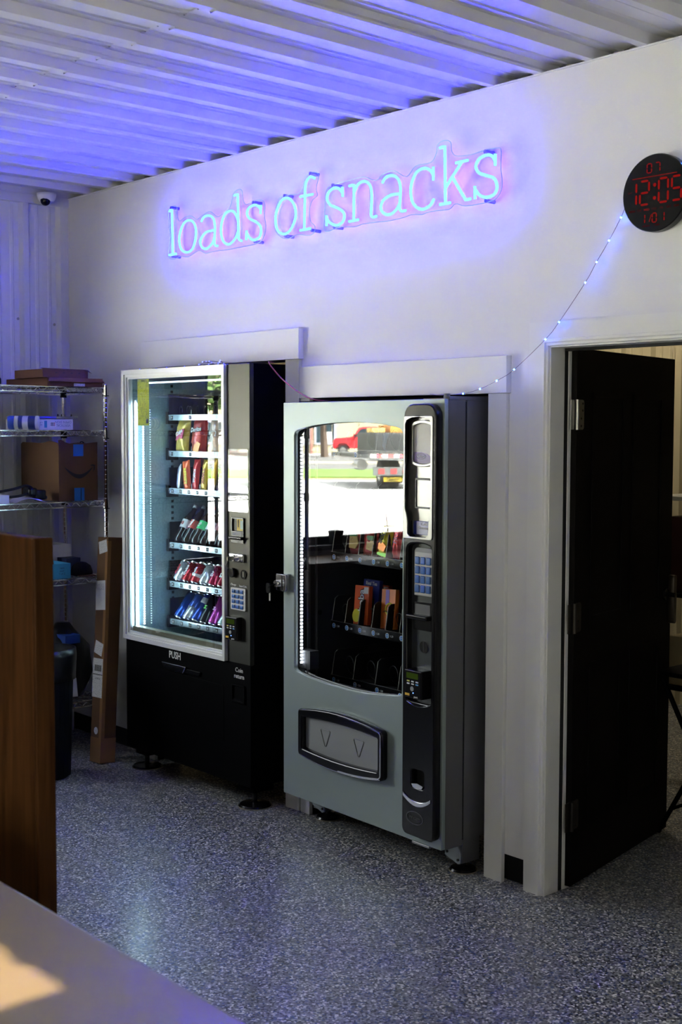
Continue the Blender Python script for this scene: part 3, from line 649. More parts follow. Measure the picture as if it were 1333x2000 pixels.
def card_reader(parent, x0, x1, z0, z1, y, d):
    rd = MB().box(x0,x1,y-d,y,z0,z1).build('card_reader', M['blackg'], parent, bevel=0.004)
    w, h = x1-x0, z1-z0
    MB().box(x0+0.12*w,x0+0.80*w,y-d-0.001,y-d+0.001,z1-0.30*h,z1-0.10*h).build('display', emit('green lcd',(0.008,0.014,0.002),1.0) if 'lcdm' not in M else M['lcdm'], rd)
    for r_, zz in enumerate((0.60,0.51)):
        for c, cc in enumerate(((0.75,0.75,0.7),(0.75,0.75,0.75),(0.2,0.5,0.9)) if r_ else ((0.8,0.7,0.1),(0.7,0.7,0.7),(0.7,0.7,0.7))):
            MB().box(x0+w*(0.15+0.26*c),x0+w*(0.30+0.26*c),y-d-0.001,y-d+0.001,z0+h*(zz-0.02),z0+h*(zz+0.025)).build('button', col('reader %d%d'%(r_,c), cc, 0.4), rd)
    MB().cyl((x0+w*0.45,y-d-0.001,z0+h*0.34),(x0+w*0.45,y-d,z0+h*0.34),w*0.10,14).build('tap_mark', M['flap'], rd)
    MB().ball((x0+w*0.52,y-d,z0+h*0.20),0.0022,8,5).build('status_light', emit('blue status',(0.1,0.25,1.0),3.0), rd)
    MB().box(x0+w*0.04,x0+w*0.30,y-d-0.001,y-d+0.001,z0+h*0.08,z0+h*0.16).build('yellow_sticker', col('reader yellow',(0.75,0.45,0.03),0.5), rd)
    text('lettering', 'port', h*0.11, M['ink'], rd, (x0+w*0.68,y-d-0.0006,z0+h*0.075))
    return rd
card_reader(A, 0.908,0.995,0.790,0.897,-0.004,0.032)
# lamps
m_lamp = emit('cool white tube', (0.55,0.85,1.0), 30.0); m_dot = emit('mirrored diode glow', (0.75,0.95,1.0), 6.0)
lp = MB().box(0.036,0.050,0.028,0.040,0.735,1.90).build('lamp_channel', M['alu'], A)
MB().tube([(0.052,0.036,0.745),(0.052,0.036,1.885)],0.0065,10).build('lamp_tube', m_lamp, lp)
MB().ball((0.052,0.036,0.727),0.006,8,6).build('lamp_end', emit('blue lamp end',(0.15,0.3,1.0),4.0), lp)
MB().tube([(0.868,0.036,0.745),(0.868,0.036,1.96)],0.0065,10).build('lamp_tube', m_lamp, A)
MB().tube([(0.10,0.045,1.985),(0.84,0.045,1.985)],0.004,8).build('lamp_tube', emit('dim top tube',(0.62,0.85,1.0),2.0), A)
for yy, s in ((0.088,0.0035),(0.130,0.0022)):  # reflections of the lamp's dots, built as small glowing squares
    d = MB()
    for i in range(88): d.box(0.034,0.037,yy-s,yy+s,0.745+i*0.0127,0.745+i*0.0127+2*s)
    d.build('diode_reflection', m_dot if s > 0.003 else emit('dim mirrored diode glow',(0.6,0.85,0.9),0.9), A); 
yl = MB().box(0.103,0.208,0.0125,0.0130,1.772,2.003).build('notice', M['yellow'], A)
text('lettering', 'ENERGY', 0.010, col('notice ink',(0.2,0.24,0.01),0.6), yl, (0.155,0.0121,1.994)); MB().box(0.182,0.202,0.0121,0.0124,1.782,1.805).build('stamp', M['inkblk'], yl)
# feet
def foot(parent, x, y, h, r_=0.055):
    f = MB().lathe([(r_,0.0),(r_,0.004),(r_*0.9,0.012),(r_*0.3,0.018),(0.012,0.022),(0.012,h)], 28, (x,y,0)).build('foot', M['blackg'], parent, smooth=False)
    MB().lathe([(r_+0.002,0.0),(r_+0.002,0.004)],28,(x,y,0)).build('foot_rim', col('tan felt ring',(0.30,0.27,0.20),0.7), f)
    return f
foot(A, 0.972, 0.085, AB+0.01, 0.078); foot(A, 0.055, 0.085, AB+0.01, 0.078)
foot(A, 0.972, 0.72, AB+0.01); foot(A, 0.055, 0.72, AB+0.01)
MB().box(0.90,1.02,0.04,0.16,0.075,AB).box(0.02,0.12,0.04,0.16,0.075,AB).build('leg_bracket', M['black'], A)

# trays
TZ = [1.815,1.628,1.436,1.153,0.950,0.753]
TY = 0.223; TX0, TX1 = 0.062, 0.862
helix = {}
def coil(r_, pitch, turns):
    k = (r_,pitch,turns)
    if k not in helix:
        n = int(turns*14); b_ = MB()
        b_.tube([(r_*math.cos(2*PI*i/14), pitch*i/14, r_*math.sin(2*PI*i/14)) for i in range(n+1)], 0.0022, 4)
        me = bpy.data.meshes.new('coil'); me.from_pydata(b_.v, [], b_.f); me.materials.append(M['coil'])
        for p in me.polygons: p.use_smooth = True
        helix[k] = me
    return helix[k]
col('coil',(0.07,0.07,0.075),0.3,0.9)
cols_of = [(5,0.150),(5,0.150),(10,0.0745),(10,0.0770),(10,0.0770),(10,0.0770)]
tag_of = [(0,2,4),(0,2,4),(0,1,2,3,4),(0,1,2,3,4,5),(0,1,2,3,4,5),(0,1,2,3,4,5)]
tagbox = MB().box(-0.010,0.010,-0.0015,0,-0.0095,0.0095).build('number_tag', M['inkblk'], A); tagmesh = tagbox.data; bpy.data.objects.remove(tagbox)
tagcol = {}
for t, z in enumerate(TZ):
    n, w = cols_of[t]; tilt = t >= 3
    rail = MB().prism([(TX0,z-0.017),(TX1,z-0.017),(TX1,z+0.014),(TX0,z+0.014)], TY, TY+0.008).build('price_rail', M['rail'], A, bevel=0.002, seg=1)
    MB().box(TX0-0.016,TX0+0.004,TY-0.004,TY+0.06,z-0.035,z+0.028).build('rail_end', M['blackm'], rail)
    zz = z-0.012
    MB().box(TX0,TX1,TY+0.008,TY+0.52,zz-0.004,zz).box(TX0-0.004,TX0,TY+0.008,TY+0.52,zz,zz+0.13).build('tray', M['blackm'], A)
    x = TX0+0.012
    hgt = 0.10 if not tilt else 0.075
    for c in range(min(n, 7)):
        xr = x+w*(c+1)
        if xr < TX1:
            dv = MB(); zt = zz+hgt
            out = [(TY+0.035,zz),(TY+0.50,zz),(TY+0.50,zt+(0.10 if tilt else 0)),(TY+0.09,zt+(0.02 if tilt else 0)),(TY+0.055,zt-0.015),(TY+0.035,zt-0.05)]
            dv.add([(xr-0.001,p,q) for p,q in out]+[(xr+0.001,p,q) for p,q in out], [tuple(range(6)),tuple(range(11,5,-1))]+[(i,6+i,6+(i+1)%6,(i+1)%6) for i in range(6)])
            dv.build('divider', M['blackm'], A)
            MB().box(xr-0.0015,xr+0.0015,TY+0.033,TY+0.035,zz,zt-0.05).build('divider_edge', M['steel'], A)
        if not tilt or t == 3 or True:
            rr = min(0.052, w*0.40); xc = x+w*(c+0.5)
            if w > 0.12:
                for q in (-0.033, 0.033): link('coil', coil(0.033, 0.06, 7), A, loc=(xc+q, TY+0.03, zz+0.037))
            else: link('coil', coil(rr, 0.065, 6), A, loc=(xc, TY+0.03, zz+rr+0.003))
    lst = tag_of[t]
    for c in lst:
        if t < 2: xt = 0.098+0.082*c
        else: xt = 0.098+w*c
        tg = link('number_tag', tagmesh, rail, loc=(xt, TY, z-0.002))
        text('number', '%d%d' % (t, c+1), 0.0145, M['ink'], tg, (0,-0.0018,0), depth=0.0003)
slots = MB()
for i in range(40):
    zz = 0.80+i*0.03
    slots.box(0.034,0.0352,TY+0.035,TY+0.050,zz,zz+0.014)
slots.build('shelf_slots', M['shadowgap'], A)

# ---------------------------------------------------------------- goods
def pillow(w, h, d, crimp=0.010, nx=8, nz=12, crumple=0.004, seed=0):
    rnd = random.Random(seed); b_ = MB(); vs = []; fs = []
    for side in (-1, 1):
        for j in range(nz+1):
            for i in range(nx+1):
                u, v = i/nx*2-1, j/nz*2-1
                t = max(0, (1-abs(u)**3.2))*max(0, (1-abs(v)**4))
                edge = abs(v) > 0.98
                ww = w/2*(1-0.06*(1-abs(v))*abs(u))
                vs.append((u*ww, side*(d/2*t + 0.0008) + (rnd.uniform(-1,1)*crumple if not (edge or abs(u) == 1) else 0), h/2+v*h/2 + (0.003*(i % 2) if abs(v) == 1 else 0)))
    m = (nx+1)*(nz+1)
    for j in range(nz):
        for i in range(nx):
            a = j*(nx+1)+i
            fs.append((a,a+1,a+nx+2,a+nx+1)); fs.append((m+a,m+a+nx+1,m+a+nx+2,m+a+1))
    b_.add(vs, fs)
    return b_
def foil(name, c, rough=0.28): return col(name, c, rough, 0.25, var=0.18, scale=25)
def front_text(parent, body, size, m_, z, x=0.0, y=-0.03, ry=0.0, sx=1.0, shear=0.0, bold=0.0):
    return text('print', body, size, m_, parent, (x,y,z), rot=(PI/2,ry,0), depth=0.0005, sx=sx, shear=shear, bold=bold)
def W(lx, ly, z): return (0.92+lx, -0.205+ly, z)
def tray_z(t): return TZ[t]-0.012
G_CH = 'bags of chips in the black machine'; G_BAR = 'candy bars in the black machine'; G_BOT = 'soda bottles in the black machine'; G_CAN = 'soda cans in the black machine'; G_EN = 'energy drink cans in the black machine'
def emblem(parent, pts, m_, y): MB().prism(pts, y-0.001, y+0.004).build('emblem', m_, parent)

c0 = TX0+0.012
# chips
bg1 = thing('chip_bag', 'gold chip bag with pink flash in second tray from the top', 'chip bag', W(c0+0.075,TY+0.028,tray_z(1)+0.006), group=G_CH, rot=(R(-5),R(2),R(-6)))
pillow(0.128,0.185,0.055,seed=1).build('bag', foil('gold foil',(0.62,0.42,0.08)), bg1, smooth=True)
emblem(bg1, [(-0.03,0.07),(0.035,0.085),(0.045,0.135),(0.0,0.125),(-0.02,0.11)], col('chip pink',(0.55,0.08,0.20),0.4), -0.029); front_text(bg1,'Chips',0.030,M['ink'],0.112,y=-0.031,ry=R(-25),bold=0.001)
bg2 = thing('chip_bag', 'red chip bag with white lettering in second tray from the top', 'chip bag', W(c0+0.225,TY+0.028,tray_z(1)+0.006), group=G_CH, rot=(R(-4),R(3),R(-3)))
pillow(0.132,0.195,0.06,seed=2).build('bag', foil('red foil',(0.42,0.03,0.025)), bg2, smooth=True)
front_text(bg2,'Doritos',0.030,M['inkblk'],0.128,y=-0.0315,ry=R(-8),shear=0.25,bold=0.003); front_text(bg2,'Doritos',0.030,M['ink'],0.128,y=-0.0325,ry=R(-8),shear=0.25,bold=0.0006)
emblem(bg2, [(-0.02,0.02),(0.03,0.015),(0.045,0.06),(0.0,0.075)], foil('chip orange',(0.70,0.25,0.04)), -0.028)
bg3 = thing('chip_bag', 'brown patterned chip bag beside the red one, under bright reflections', 'chip bag', W(c0+0.375,TY+0.028,tray_z(1)+0.006), group=G_CH, rot=(R(-4),0,R(-3)))
pillow(0.132,0.20,0.06,seed=3).build('bag', foil('brown foil',(0.35,0.22,0.15)), bg3, smooth=True); front_text(bg3,'BBQ',0.034,M['ink'],0.11,y=-0.031)
# bars
bars = [('blue edged white candy bar at the left end of the third tray','bar white',(0.62,0.60,0.62),'SNICKERS',(0.05,0.06,0.30),0.050,0.140,-30,-3),
        ('orange candy bar leaning beside the blue edged white one','bar orange',(0.80,0.13,0.03),"REESE'S",(0.85,0.72,0.05),0.062,0.160,8,-12),
        ('red candy bar with dark window between the orange and gold ones','bar red',(0.55,0.03,0.03),'KitKat',(0.80,0.80,0.78),0.062,0.165,0,0),
        ('gold candy bar with red upright lettering in the third tray','bar gold',(0.75,0.48,0.06),'TWIX',(0.45,0.03,0.03),0.058,0.165,-4,1),
        ('yellow candy bar with dark lettering right of the gold one','bar yellow',(0.80,0.42,0.02),'BUTTER',(0.06,0.09,0.30),0.056,0.175,-20,4),
        ('brown candy bar at the right of the third tray','bar brown',(0.16,0.07,0.03),'bar',(0.75,0.70,0.60),0.056,0.16,-6,0)]
for i, (lb, mn, c, tx, tc_, w, h, rz, ry) in enumerate(bars):
    g = thing('candy_bar', lb, 'candy bar', W(c0+0.0745*(i+0.5)+(0.012 if i == 1 else 0),TY+0.030,tray_z(2)+0.010), group=G_BAR, rot=(R(-6),R(ry),R(rz)))
    pillow(w*0.9,h,0.026,seed=10+i,nx=6,nz=10,crumple=0.002).build('wrapper', foil(mn,c), g, smooth=True)
    text('print', tx, w*0.52 if len(tx) < 5 else w*0.42, col(mn+' ink',tc_,0.5), g, (0,-0.0145,h*0.5), rot=(PI/2,R(90),0), depth=0.0005, bold=0.0012)
rb = thing('candy_bar', 'red candy bar lying flat on top behind the third tray bars', 'candy bar', W(c0+0.175,TY+0.10,tray_z(2)+0.150), group=G_BAR, rot=(R(-20),R(-86),R(-4)))
pillow(0.05,0.13,0.02,seed=31,nx=6,nz=10,crumple=0.002).build('wrapper', M['bar red'], rb, smooth=True); text('print','KitKat',0.022,M['ink'],rb,(0,-0.012,0.065),rot=(PI/2,R(90),0),depth=0.0005)
# bottles: lean back in the tray
glassy = col('dark cola bottle',(0.018,0.010,0.008),0.12,0.0)
def bottle(lb, i, t, label_c, body=glassy, cap=(0.5,0.03,0.03), band=None, txt=None):
    w = 0.077; tl = R(-32)
    g = thing('soda_bottle', lb, 'bottle', W(c0+w*(i+0.5)-0.010,TY+0.030,tray_z(t)+0.022), group=G_BOT, rot=(tl,0,0))
    MB().lathe([(0.016,0.0),(0.026,0.004),(0.031,0.014),(0.0315,0.045),(0.029,0.060),(0.0315,0.078),(0.0315,0.125),(0.029,0.142),(0.020,0.170),(0.0125,0.188),(0.0125,0.205)],18).build('body', body, g, smooth=True)
    lab = MB().lathe([(0.0320,0.080),(0.0322,0.081),(0.0322,0.126),(0.0320,0.127)],18).build('wrap_label', col('label %s' % (label_c,), label_c, 0.35), g, smooth=True)
    MB().lathe([(0.0145,0.205),(0.0145,0.222),(0.012,0.224)],14).build('cap', col('cap %s' % (cap,), cap, 0.4), g, smooth=True)
    if txt: text('print', txt, 0.022, M['ink'] if txt not in ('Z','D') else col('label red ink',(0.5,0.02,0.02),0.5), lab, (0.004,-0.0332,0.104), rot=(PI/2,R(-70),0), depth=0.0008, bold=0.001)
col('grey tea',(0.05,0.05,0.05),0.2)
bottle('dark soda bottle with pale grey label at the left end of the fourth tray',0,3,(0.60,0.60,0.60),txt='D',cap=(0.25,0.25,0.25))
bottle('dark soda bottle with red label in the fourth tray',1,3,(0.60,0.05,0.03),txt='Coke',cap=(0.12,0.12,0.12))
bottle('dark bottle with bright green label in the fourth tray',2,3,(0.03,0.55,0.16),cap=(0.6,0.03,0.04),txt='Up')
bottle('dark bottle with white label right of the green one',3,3,(0.66,0.68,0.70),cap=(0.03,0.45,0.2))
bottle('dark bottle with dark red label near the bright reflection in the fourth tray',4,3,(0.22,0.03,0.06),cap=(0.1,0.1,0.1))
bottle('last dark bottle at the right of the fourth tray behind the reflection',5,3,(0.35,0.33,0.30),cap=(0.3,0.03,0.03))
# cans
def can(lb, i, t, c, grp, r_=0.0325, h=0.122, tilt=-28, base=None, txt=None, tcol=None, cat='can', metal=0.55, dx=0.0, band=None):
    w = 0.077
    g = thing('drink_can' if t == 4 else 'energy_drink_can', lb, cat, W(c0+w*(i+0.5)-0.012+dx,TY+0.030,tray_z(t)+0.020), group=grp, rot=(R(tilt),R(4),0))
    m_ = col('can %s' % (c,), c, 0.22, metal, var=0.12, scale=20)
    bd = MB().lathe([(r_*0.96,0.008),(r_,0.016),(r_,h-0.014)],20).build('body', m_, g, smooth=True)
    MB().lathe([(r_*0.62,0.002),(r_*0.75,0.0),(r_*0.80,0.002),(r_*0.965,0.0085)],20).build('base', M['chrome'], g, smooth=True)
    MB().lathe([(r_,h-0.014),(r_*0.84,h-0.003),(r_*0.84,h),(r_*0.78,h),(r_*0.76,h-0.003)],20).build('lid', M['chrome'], g, smooth=True)
    if band: MB().lathe([(r_*1.005,h*band[0]),(r_*1.008,h*band[0]+0.001),(r_*1.008,h*band[1]),(r_*1.005,h*band[1]+0.001)],20).build('band', col('band %s' % (band[2],), band[2], 0.25, 0.4), g, smooth=True)
    if txt: text('print', txt, r_*0.8, col('can ink %s' % (tcol,), tcol, 0.4), bd, (-0.006,-r_*0.985,h*0.5), rot=(PI/2,R(-90),0), depth=0.0015, sx=1.0, bold=0.0006)
red_c = (0.42,0.015,0.02); sil = (0.62,0.63,0.64)
can('silver soda can with red stripe at the left end of the fifth tray',0,4,sil,G_CAN,txt='Coke',tcol=(0.45,0.02,0.03))
can('red soda can second from the left in the fifth tray',1,4,red_c,G_CAN,txt='Coke',tcol=(0.8,0.8,0.78))
can('red soda can just left of the second silver can in the fifth tray',2,4,red_c,G_CAN,txt='Cola',tcol=(0.8,0.8,0.78),band=(0.3,0.42,(0.7,0.7,0.7)))
can('second silver soda can in the fifth tray, between red ones',3,4,sil,G_CAN,txt='Diet',tcol=(0.2,0.2,0.22))
can('dark red soda can just right of the second silver can',4,4,(0.34,0.012,0.05),G_CAN,txt='Dr',tcol=(0.8,0.8,0.78))
can('dark red soda can at the right end of the fifth tray by the frame',5,4,(0.30,0.010,0.03),G_CAN,txt='23',tcol=(0.8,0.8,0.78))
can('deep blue energy drink can at the left end of the bottom tray',0,5,(0.02,0.08,0.42),G_EN,0.033,0.168,-36)
can('blue and silver energy drink can second from left in the bottom tray',1,5,(0.55,0.56,0.58),G_EN,0.033,0.168,-36,band=(0.45,0.86,(0.02,0.06,0.32)))
can('blue energy drink can with silver patch third in the bottom tray',2,5,(0.03,0.07,0.40),G_EN,0.033,0.168,-36,band=(0.62,0.80,(0.45,0.44,0.42)))
can('black energy drink can with green claw mark in the bottom tray',3,5,(0.012,0.012,0.012),G_EN,0.0325,0.168,-28,txt='M',tcol=(0.10,0.62,0.03))
can('pink energy drink can in the bottom tray',4,5,(0.42,0.05,0.30),G_EN,0.0325,0.168,-28,txt='M',tcol=(0.6,0.25,0.55))
can('pale turquoise and pink energy drink can at the right of the bottom tray',5,5,(0.50,0.66,0.62),G_EN,0.033,0.168,-36,band=(0.45,0.75,(0.48,0.20,0.45)))

# ================================================================== SILVER VENDING MACHINE (right)
BO = Vector((2.157, -0.161, 0.0)); BR = R(-2.569)
B = thing('vending_machine', 'silver vending machine with arched glass, keypad column and delivery flap', 'vending machine', BO, BR)
BW, BB, BT = 1.028, 0.130, 1.871
def W2(u, v, z): 
    c, s = math.cos(BR), math.sin(BR); return (BO.x+u*c-v*s, BO.y+u*s+v*c, z)
win = [(0.079,0.712),(0.084,0.698),(0.105,0.690),(0.20,0.678),(0.316,0.670),(0.45,0.667),(0.56,0.670),(0.68,0.682),(0.770,0.694),(0.788,0.700),(0.793,0.712),
       (0.793,1.728),(0.790,1.744),(0.776,1.758),(0.753,1.764),(0.66,1.776),(0.56,1.782),(0.45,1.784),(0.34,1.780),(0.22,1.771),(0.134,1.757),(0.10,1.750),(0.084,1.741),(0.079,1.726)]
fp = plate('front_panel', [rrect(0,BW,BB,BT,0.004,2), win[::-1]], 0.0, 0.020, M['silver'], B, 0.0018)
MB().box(0,0.012,0.02,0.110,BB,BT).box(BW-0.012,BW,0.02,0.110,BB,BT).box(0.012,BW-0.012,0.02,0.110,BT-0.012,BT).box(0.012,BW-0.012,0.02,0.110,BB,BB+0.012).box(0.82,BW-0.012,0.02,0.110,BB+0.012,BT-0.012).box(0.012,0.82,0.02,0.10,BB+0.012,0.655).build('door_shell', M['grey'], B)
cb = MB().box(0,0.03,0.119,0.84,BB+0.02,BT-0.004).box(BW-0.20,BW,0.119,0.84,BB+0.02,BT-0.004).box(0.03,BW-0.20,0.119,0.84,BT-0.05,BT-0.004).box(0.03,BW-0.20,0.80,0.84,BB+0.02,BT-0.05).box(0.03,BW-0.20,0.119,0.80,BB+0.02,0.50)
cb.build('cabinet', M['grey'], B)
sl_ = MB().box(0.004,0.014,0.109,0.121,BB+0.02,BT-0.01).box(BW-0.014,BW-0.004,0.109,0.121,BB+0.02,BT-0.01).box(0.014,BW-0.014,0.109,0.121,BT-0.02,BT-0.01)
sl_.build('door_gasket', M['shadowgap'], B)
MB().box(BW-0.03,BW+0.004,0.02,0.26,BT-0.004,BT+0.010).build('hinge_cap', M['grey'], B, bevel=0.002)
MB().cyl((BW-0.020,0.030,BT),(BW-0.020,0.030,BT+0.020),0.012,14).build('hinge_pin', M['grey'], B)
MB().box(0.05,0.80,0.05,0.10,BT,BT+0.006).build('top_hood', M['black'], B)
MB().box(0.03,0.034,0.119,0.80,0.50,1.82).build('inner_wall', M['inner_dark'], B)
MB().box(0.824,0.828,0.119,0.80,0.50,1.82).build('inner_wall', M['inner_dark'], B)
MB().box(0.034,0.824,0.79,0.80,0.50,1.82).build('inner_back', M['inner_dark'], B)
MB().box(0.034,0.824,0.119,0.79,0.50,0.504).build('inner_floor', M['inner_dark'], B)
for v0, w in ((0.105,0.012),(0.150,0.006)): MB().box(0.034,0.046,v0,v0+w,0.52,1.80).build('inner_strip', M['grey'], B)
for zz in (1.21,0.93): MB().cyl((0.0341,0.178,zz),(0.0355,0.178,zz),0.012,12).build('port_hole', M['shadowgap'], B)
MB().box(0.072,0.80,0.022,0.026,0.66,1.79).build('glass', M['glass'], B)
lb = MB().box(0.020,0.075,0.03,0.09,1.03,1.13).build('lock_housing', M['grey'], B, bevel=0.004)
MB().box(0.05,0.14,0.04,0.09,0.70,0.78).build('bottom_bracket', M['grey'], B)
# lamp strip on the left edge of the glass
ls = MB().box(0.080,0.086,0.028,0.044,0.715,1.728).build('lamp_strip', M['black'], B)
d = MB()
for i in range(64): d.box(0.0858,0.0885,0.029,0.040,0.722+i*0.0157,0.722+i*0.0157+0.0095)
o = d.build('lamp_diodes', emit('white diode',(0.85,0.90,1.0),8.0), ls); o['kind'] = 'stuff'
# side lock
lk = plate('side_lock', [rrect(-0.020,0.052,1.040,1.118,0.008)], -0.030, -0.001, M['chrome'], B, 0.004)
MB().cyl((0.006,-0.050,1.075),(0.006,-0.030,1.075),0.015,16).build('key_barrel', M['chrome'], lk)
MB().box(0.026,0.030,-0.0325,-0.030,1.045,1.113).build('groove', M['inkblk'], lk)
MB().tube(catmull([(0.004,-0.052,1.072),(-0.022,-0.062,1.062),(-0.034,-0.055,1.040),(-0.028,-0.050,1.020)],4),0.0025,6).build('key_ring', M['blackg'], lk)
plate('key_fob', [rrect(-0.048,-0.018,1.030,1.075,0.010)], -0.062, -0.056, M['blackg'], lk, 0.001)
MB().box(-0.036,-0.026,-0.054,-0.052,0.995,1.032).build('key', M['steel'], lk)
# delivery door
def soft(lp, n=4): return [(p.x, p.z) for p in catmull([(x,0,z) for x, z in lp], n, True)]
def barrel(x0, x1, z0, z1, bulge, r_, k=10, top=None):
    """rounded rectangle with bowed top and bottom edges"""
    out = []
    xm, hw_ = (x0+x1)/2, (x1-x0)/2
    base = rrect(x0,x1,z0,z1,r_,3); n4 = len(base)//4
    bl, br, tr, tl = base[:n4], base[n4:2*n4], base[2*n4:3*n4], base[3*n4:]
    out += bl + [(x0+r_+(x1-x0-2*r_)*i/k, z0) for i in range(1,k)] + br + tr + [(x1-r_-(x1-x0-2*r_)*i/k, z1) for i in range(1,k)] + tl
    zm = (z0+z1)/2
    return [(x, z + (1 if z > zm else -1)*bulge*(1-((x-xm)/hw_)**2)*min(1, abs(z-zm)/((z1-z0)/2))) for x, z in out]
def rounded(lp, k=0.12):
    out = []
    for i in range(len(lp)):
        p0, p1, p2 = Vector(lp[i-1]), Vector(lp[i]), Vector(lp[(i+1) % len(lp)])
        k1 = min(k*(p0-p1).length, 0.006)/(p0-p1).length; k2 = min(k*(p2-p1).length, 0.006)/(p2-p1).length
        out += [tuple(p1.lerp(p0,k1)), tuple((p1+p1.lerp(p0,k1)+p1.lerp(p2,k2))/3), tuple(p1.lerp(p2,k2))]
    return out
df = plate('delivery_frame', [barrel(0.148,0.712,0.338,0.540,0.026,0.016), barrel(0.178,0.682,0.372,0.508,0.012,0.006)[::-1]], -0.034, 0.0, M['blackg'], B, 0.007)
MB().tube([(x,-0.0335,z) for x, z in barrel(0.158,0.702,0.347,0.532,0.024,0.014)][8:26], 0.0030, 6).build('chrome_line', M['chrome'], df)
MB().tube([(0.160+0.54*i/12,-0.0335,0.342-0.024*(1-((i-6)/6)**2)) for i in range(13)], 0.0022, 6).build('chrome_line', M['chrome'], df)
MB().tube([(0.160+0.54*i/12,-0.0300,0.5365+0.024*(1-((i-6)/6)**2)) for i in range(13)], 0.0035, 6).build('chrome_line', M['chrome'], df)
fl = plate('delivery_flap', [barrel(0.176,0.684,0.370,0.510,0.012,0.006)], -0.010, -0.004, M['flap'], B, 0.001)
for cx in (0.316,0.539):
    tri = [(cx-0.034,0.472),(cx+0.034,0.472),(cx+0.004,0.402),(cx-0.004,0.402)]
    MB().tube([(x,-0.0102,z) for x, z in rounded(tri)], 0.0022, 5, True).build('arrow_groove', col('groove grey',(0.12,0.125,0.12),0.5), fl)
# control column
hood = [(0.866,1.352),(0.880,1.342),(0.968,1.342),(0.982,1.352),(0.986,1.40),(0.994,1.45),(0.995,1.775),(0.988,1.790),(0.960,1.799),(0.922,1.803),(0.884,1.799),(0.858,1.790),(0.850,1.775),(0.850,1.45),(0.858,1.43),(0.865,1.40)]
low = [(0.862,0.706),(0.872,0.700),(0.990,0.700),(1.000,0.706),(1.000,1.295),(0.992,1.308),(0.96,1.316),(0.922,1.318),(0.884,1.314),(0.866,1.304),(0.860,1.29)]
cupl = rrect(0.893,0.966,0.362,0.432,0.014)
bz = plate('control_bezel', [rrect(0.838,1.022,0.165,1.853,(0.028,0.028,0.05,0.05)), hood[::-1], low[::-1], cupl[::-1]], -0.038, 0.0, M['blackg'], B, 0.006)
sv = plate('silver_surround', [rrect(0.842,1.006,1.334,1.806,(0.004,0.012,0.01,0.01)), hood[::-1]], -0.0415, -0.037, M['steel'], B, 0.0012)
MB().prism(hood, -0.010, -0.001).build('inset_plate', M['steel'], B)
scr = barrel(0.872,0.982,1.632,1.768,0.010,0.012)
sc = plate('screen_frame', [barrel(0.864,0.990,1.622,1.780,0.011,0.014), scr[::-1]], -0.022, -0.010, M['steel'], B, 0.002)
MB().prism(scr, -0.0125,-0.0105).build('screen', col('pale screen print',(0.55,0.54,0.50),0.25), sc)
MB().prism([(0.874,1.634),(0.90,1.626),(0.93,1.623),(0.965,1.628),(0.980,1.636),(0.980,1.645),(0.95,1.660),(0.91,1.668),(0.874,1.668)], -0.0140,-0.0125).build('purple_print', col('purple print',(0.22,0.16,0.38),0.35), sc)
text('print', 'Select', 0.018, M['ink'], sc, (0.914,-0.0145,1.652))
MB().tube([(0.914+0.026*math.cos(t*PI/12),-0.0145,1.652+0.011*math.sin(t*PI/12)) for t in range(24)],0.0010,4,True).build('print', M['ink'], sc)
sq = plate('picture_window', [rrect(0.880,0.974,1.450,1.568,0.006), rrect(0.888,0.967,1.457,1.560,0.004)[::-1]], -0.016, -0.010, M['blackg'], B, 0.001)
MB().box(0.888,0.967,-0.0125,-0.0105,1.457,1.560).build('mirror_plate', M['steel'], sq)
lc = MB().box(0.872,0.982,-0.013,-0.0105,1.348,1.402).build('sign_plate', col('navy plate',(0.02,0.03,0.25),0.3), B)
MB().box(0.890,0.980,-0.0145,-0.013,1.350,1.400).build('pale_card', col('lavender card',(0.58,0.60,0.80),0.35), lc)
text('print', 'Cold\nPremium', 0.018, M['ink'], lc, (0.934,-0.0150,1.383), leading=0.8)
MB().prism(low, -0.010, -0.001).build('column_plate', col('dark column grey',(0.055,0.062,0.062),0.36,0.35), B)
kp = plate('keypad', [rrect(0.884,0.992,1.112,1.300,(0.004,0.004,0.02,0.02))], -0.020, -0.010, M['flap'], B, 0.002)
plate('key_face', [rrect(0.893,0.988,1.116,1.282,0.004)], -0.0225, -0.020, col('pale keypad face',(0.46,0.47,0.46),0.4), kp)
kb = None
for r_ in range(4):
    for c in range(3):
        if kb is None: kb = MB().box(-0.0125,0.0125,-0.007,0,-0.0150,0.0150).build('key', M['keyblue'], kp, bevel=0.004, seg=2); k = kb
        else: k = kb.copy(); COL.objects.link(k)
        k.location = (0.9085+c*0.0315, -0.0225, 1.250-r_*0.0365)
bv = plate('bill_validator', [rrect(0.880,0.982,0.978,1.088,0.003,1)], -0.018, -0.010, M['blackg'], B, 0.002)
MB().box(0.888,0.974,-0.0185,-0.0175,1.040,1.080).build('bill_guide', M['grey'], bv)
MB().box(0.866,0.984,-0.048,-0.016,1.022,1.040).build('bill_mouth', M['blackg'], bv, bevel=0.005)
cs = MB().cyl((0.934,-0.014,0.914),(0.934,-0.010,0.914),0.023,22).build('coin_slot', M['chrome'], B)
MB().box(0.9325,0.9355,-0.0148,-0.014,0.894,0.934).build('slit', M['inkblk'], cs)
card_reader(B, 0.882,0.978,0.718,0.828,-0.010,0.055)
MB().tube([(0.866+0.125*i/10,-0.0385,0.694-0.012*(1-((i-5)/5)**2)) for i in range(11)],0.0022,6).build('chrome_line', M['chrome'], B)
MB().box(0.893,0.966,-0.006,-0.001,0.362,0.432).build('cup_back', M['shadowgap'], B)
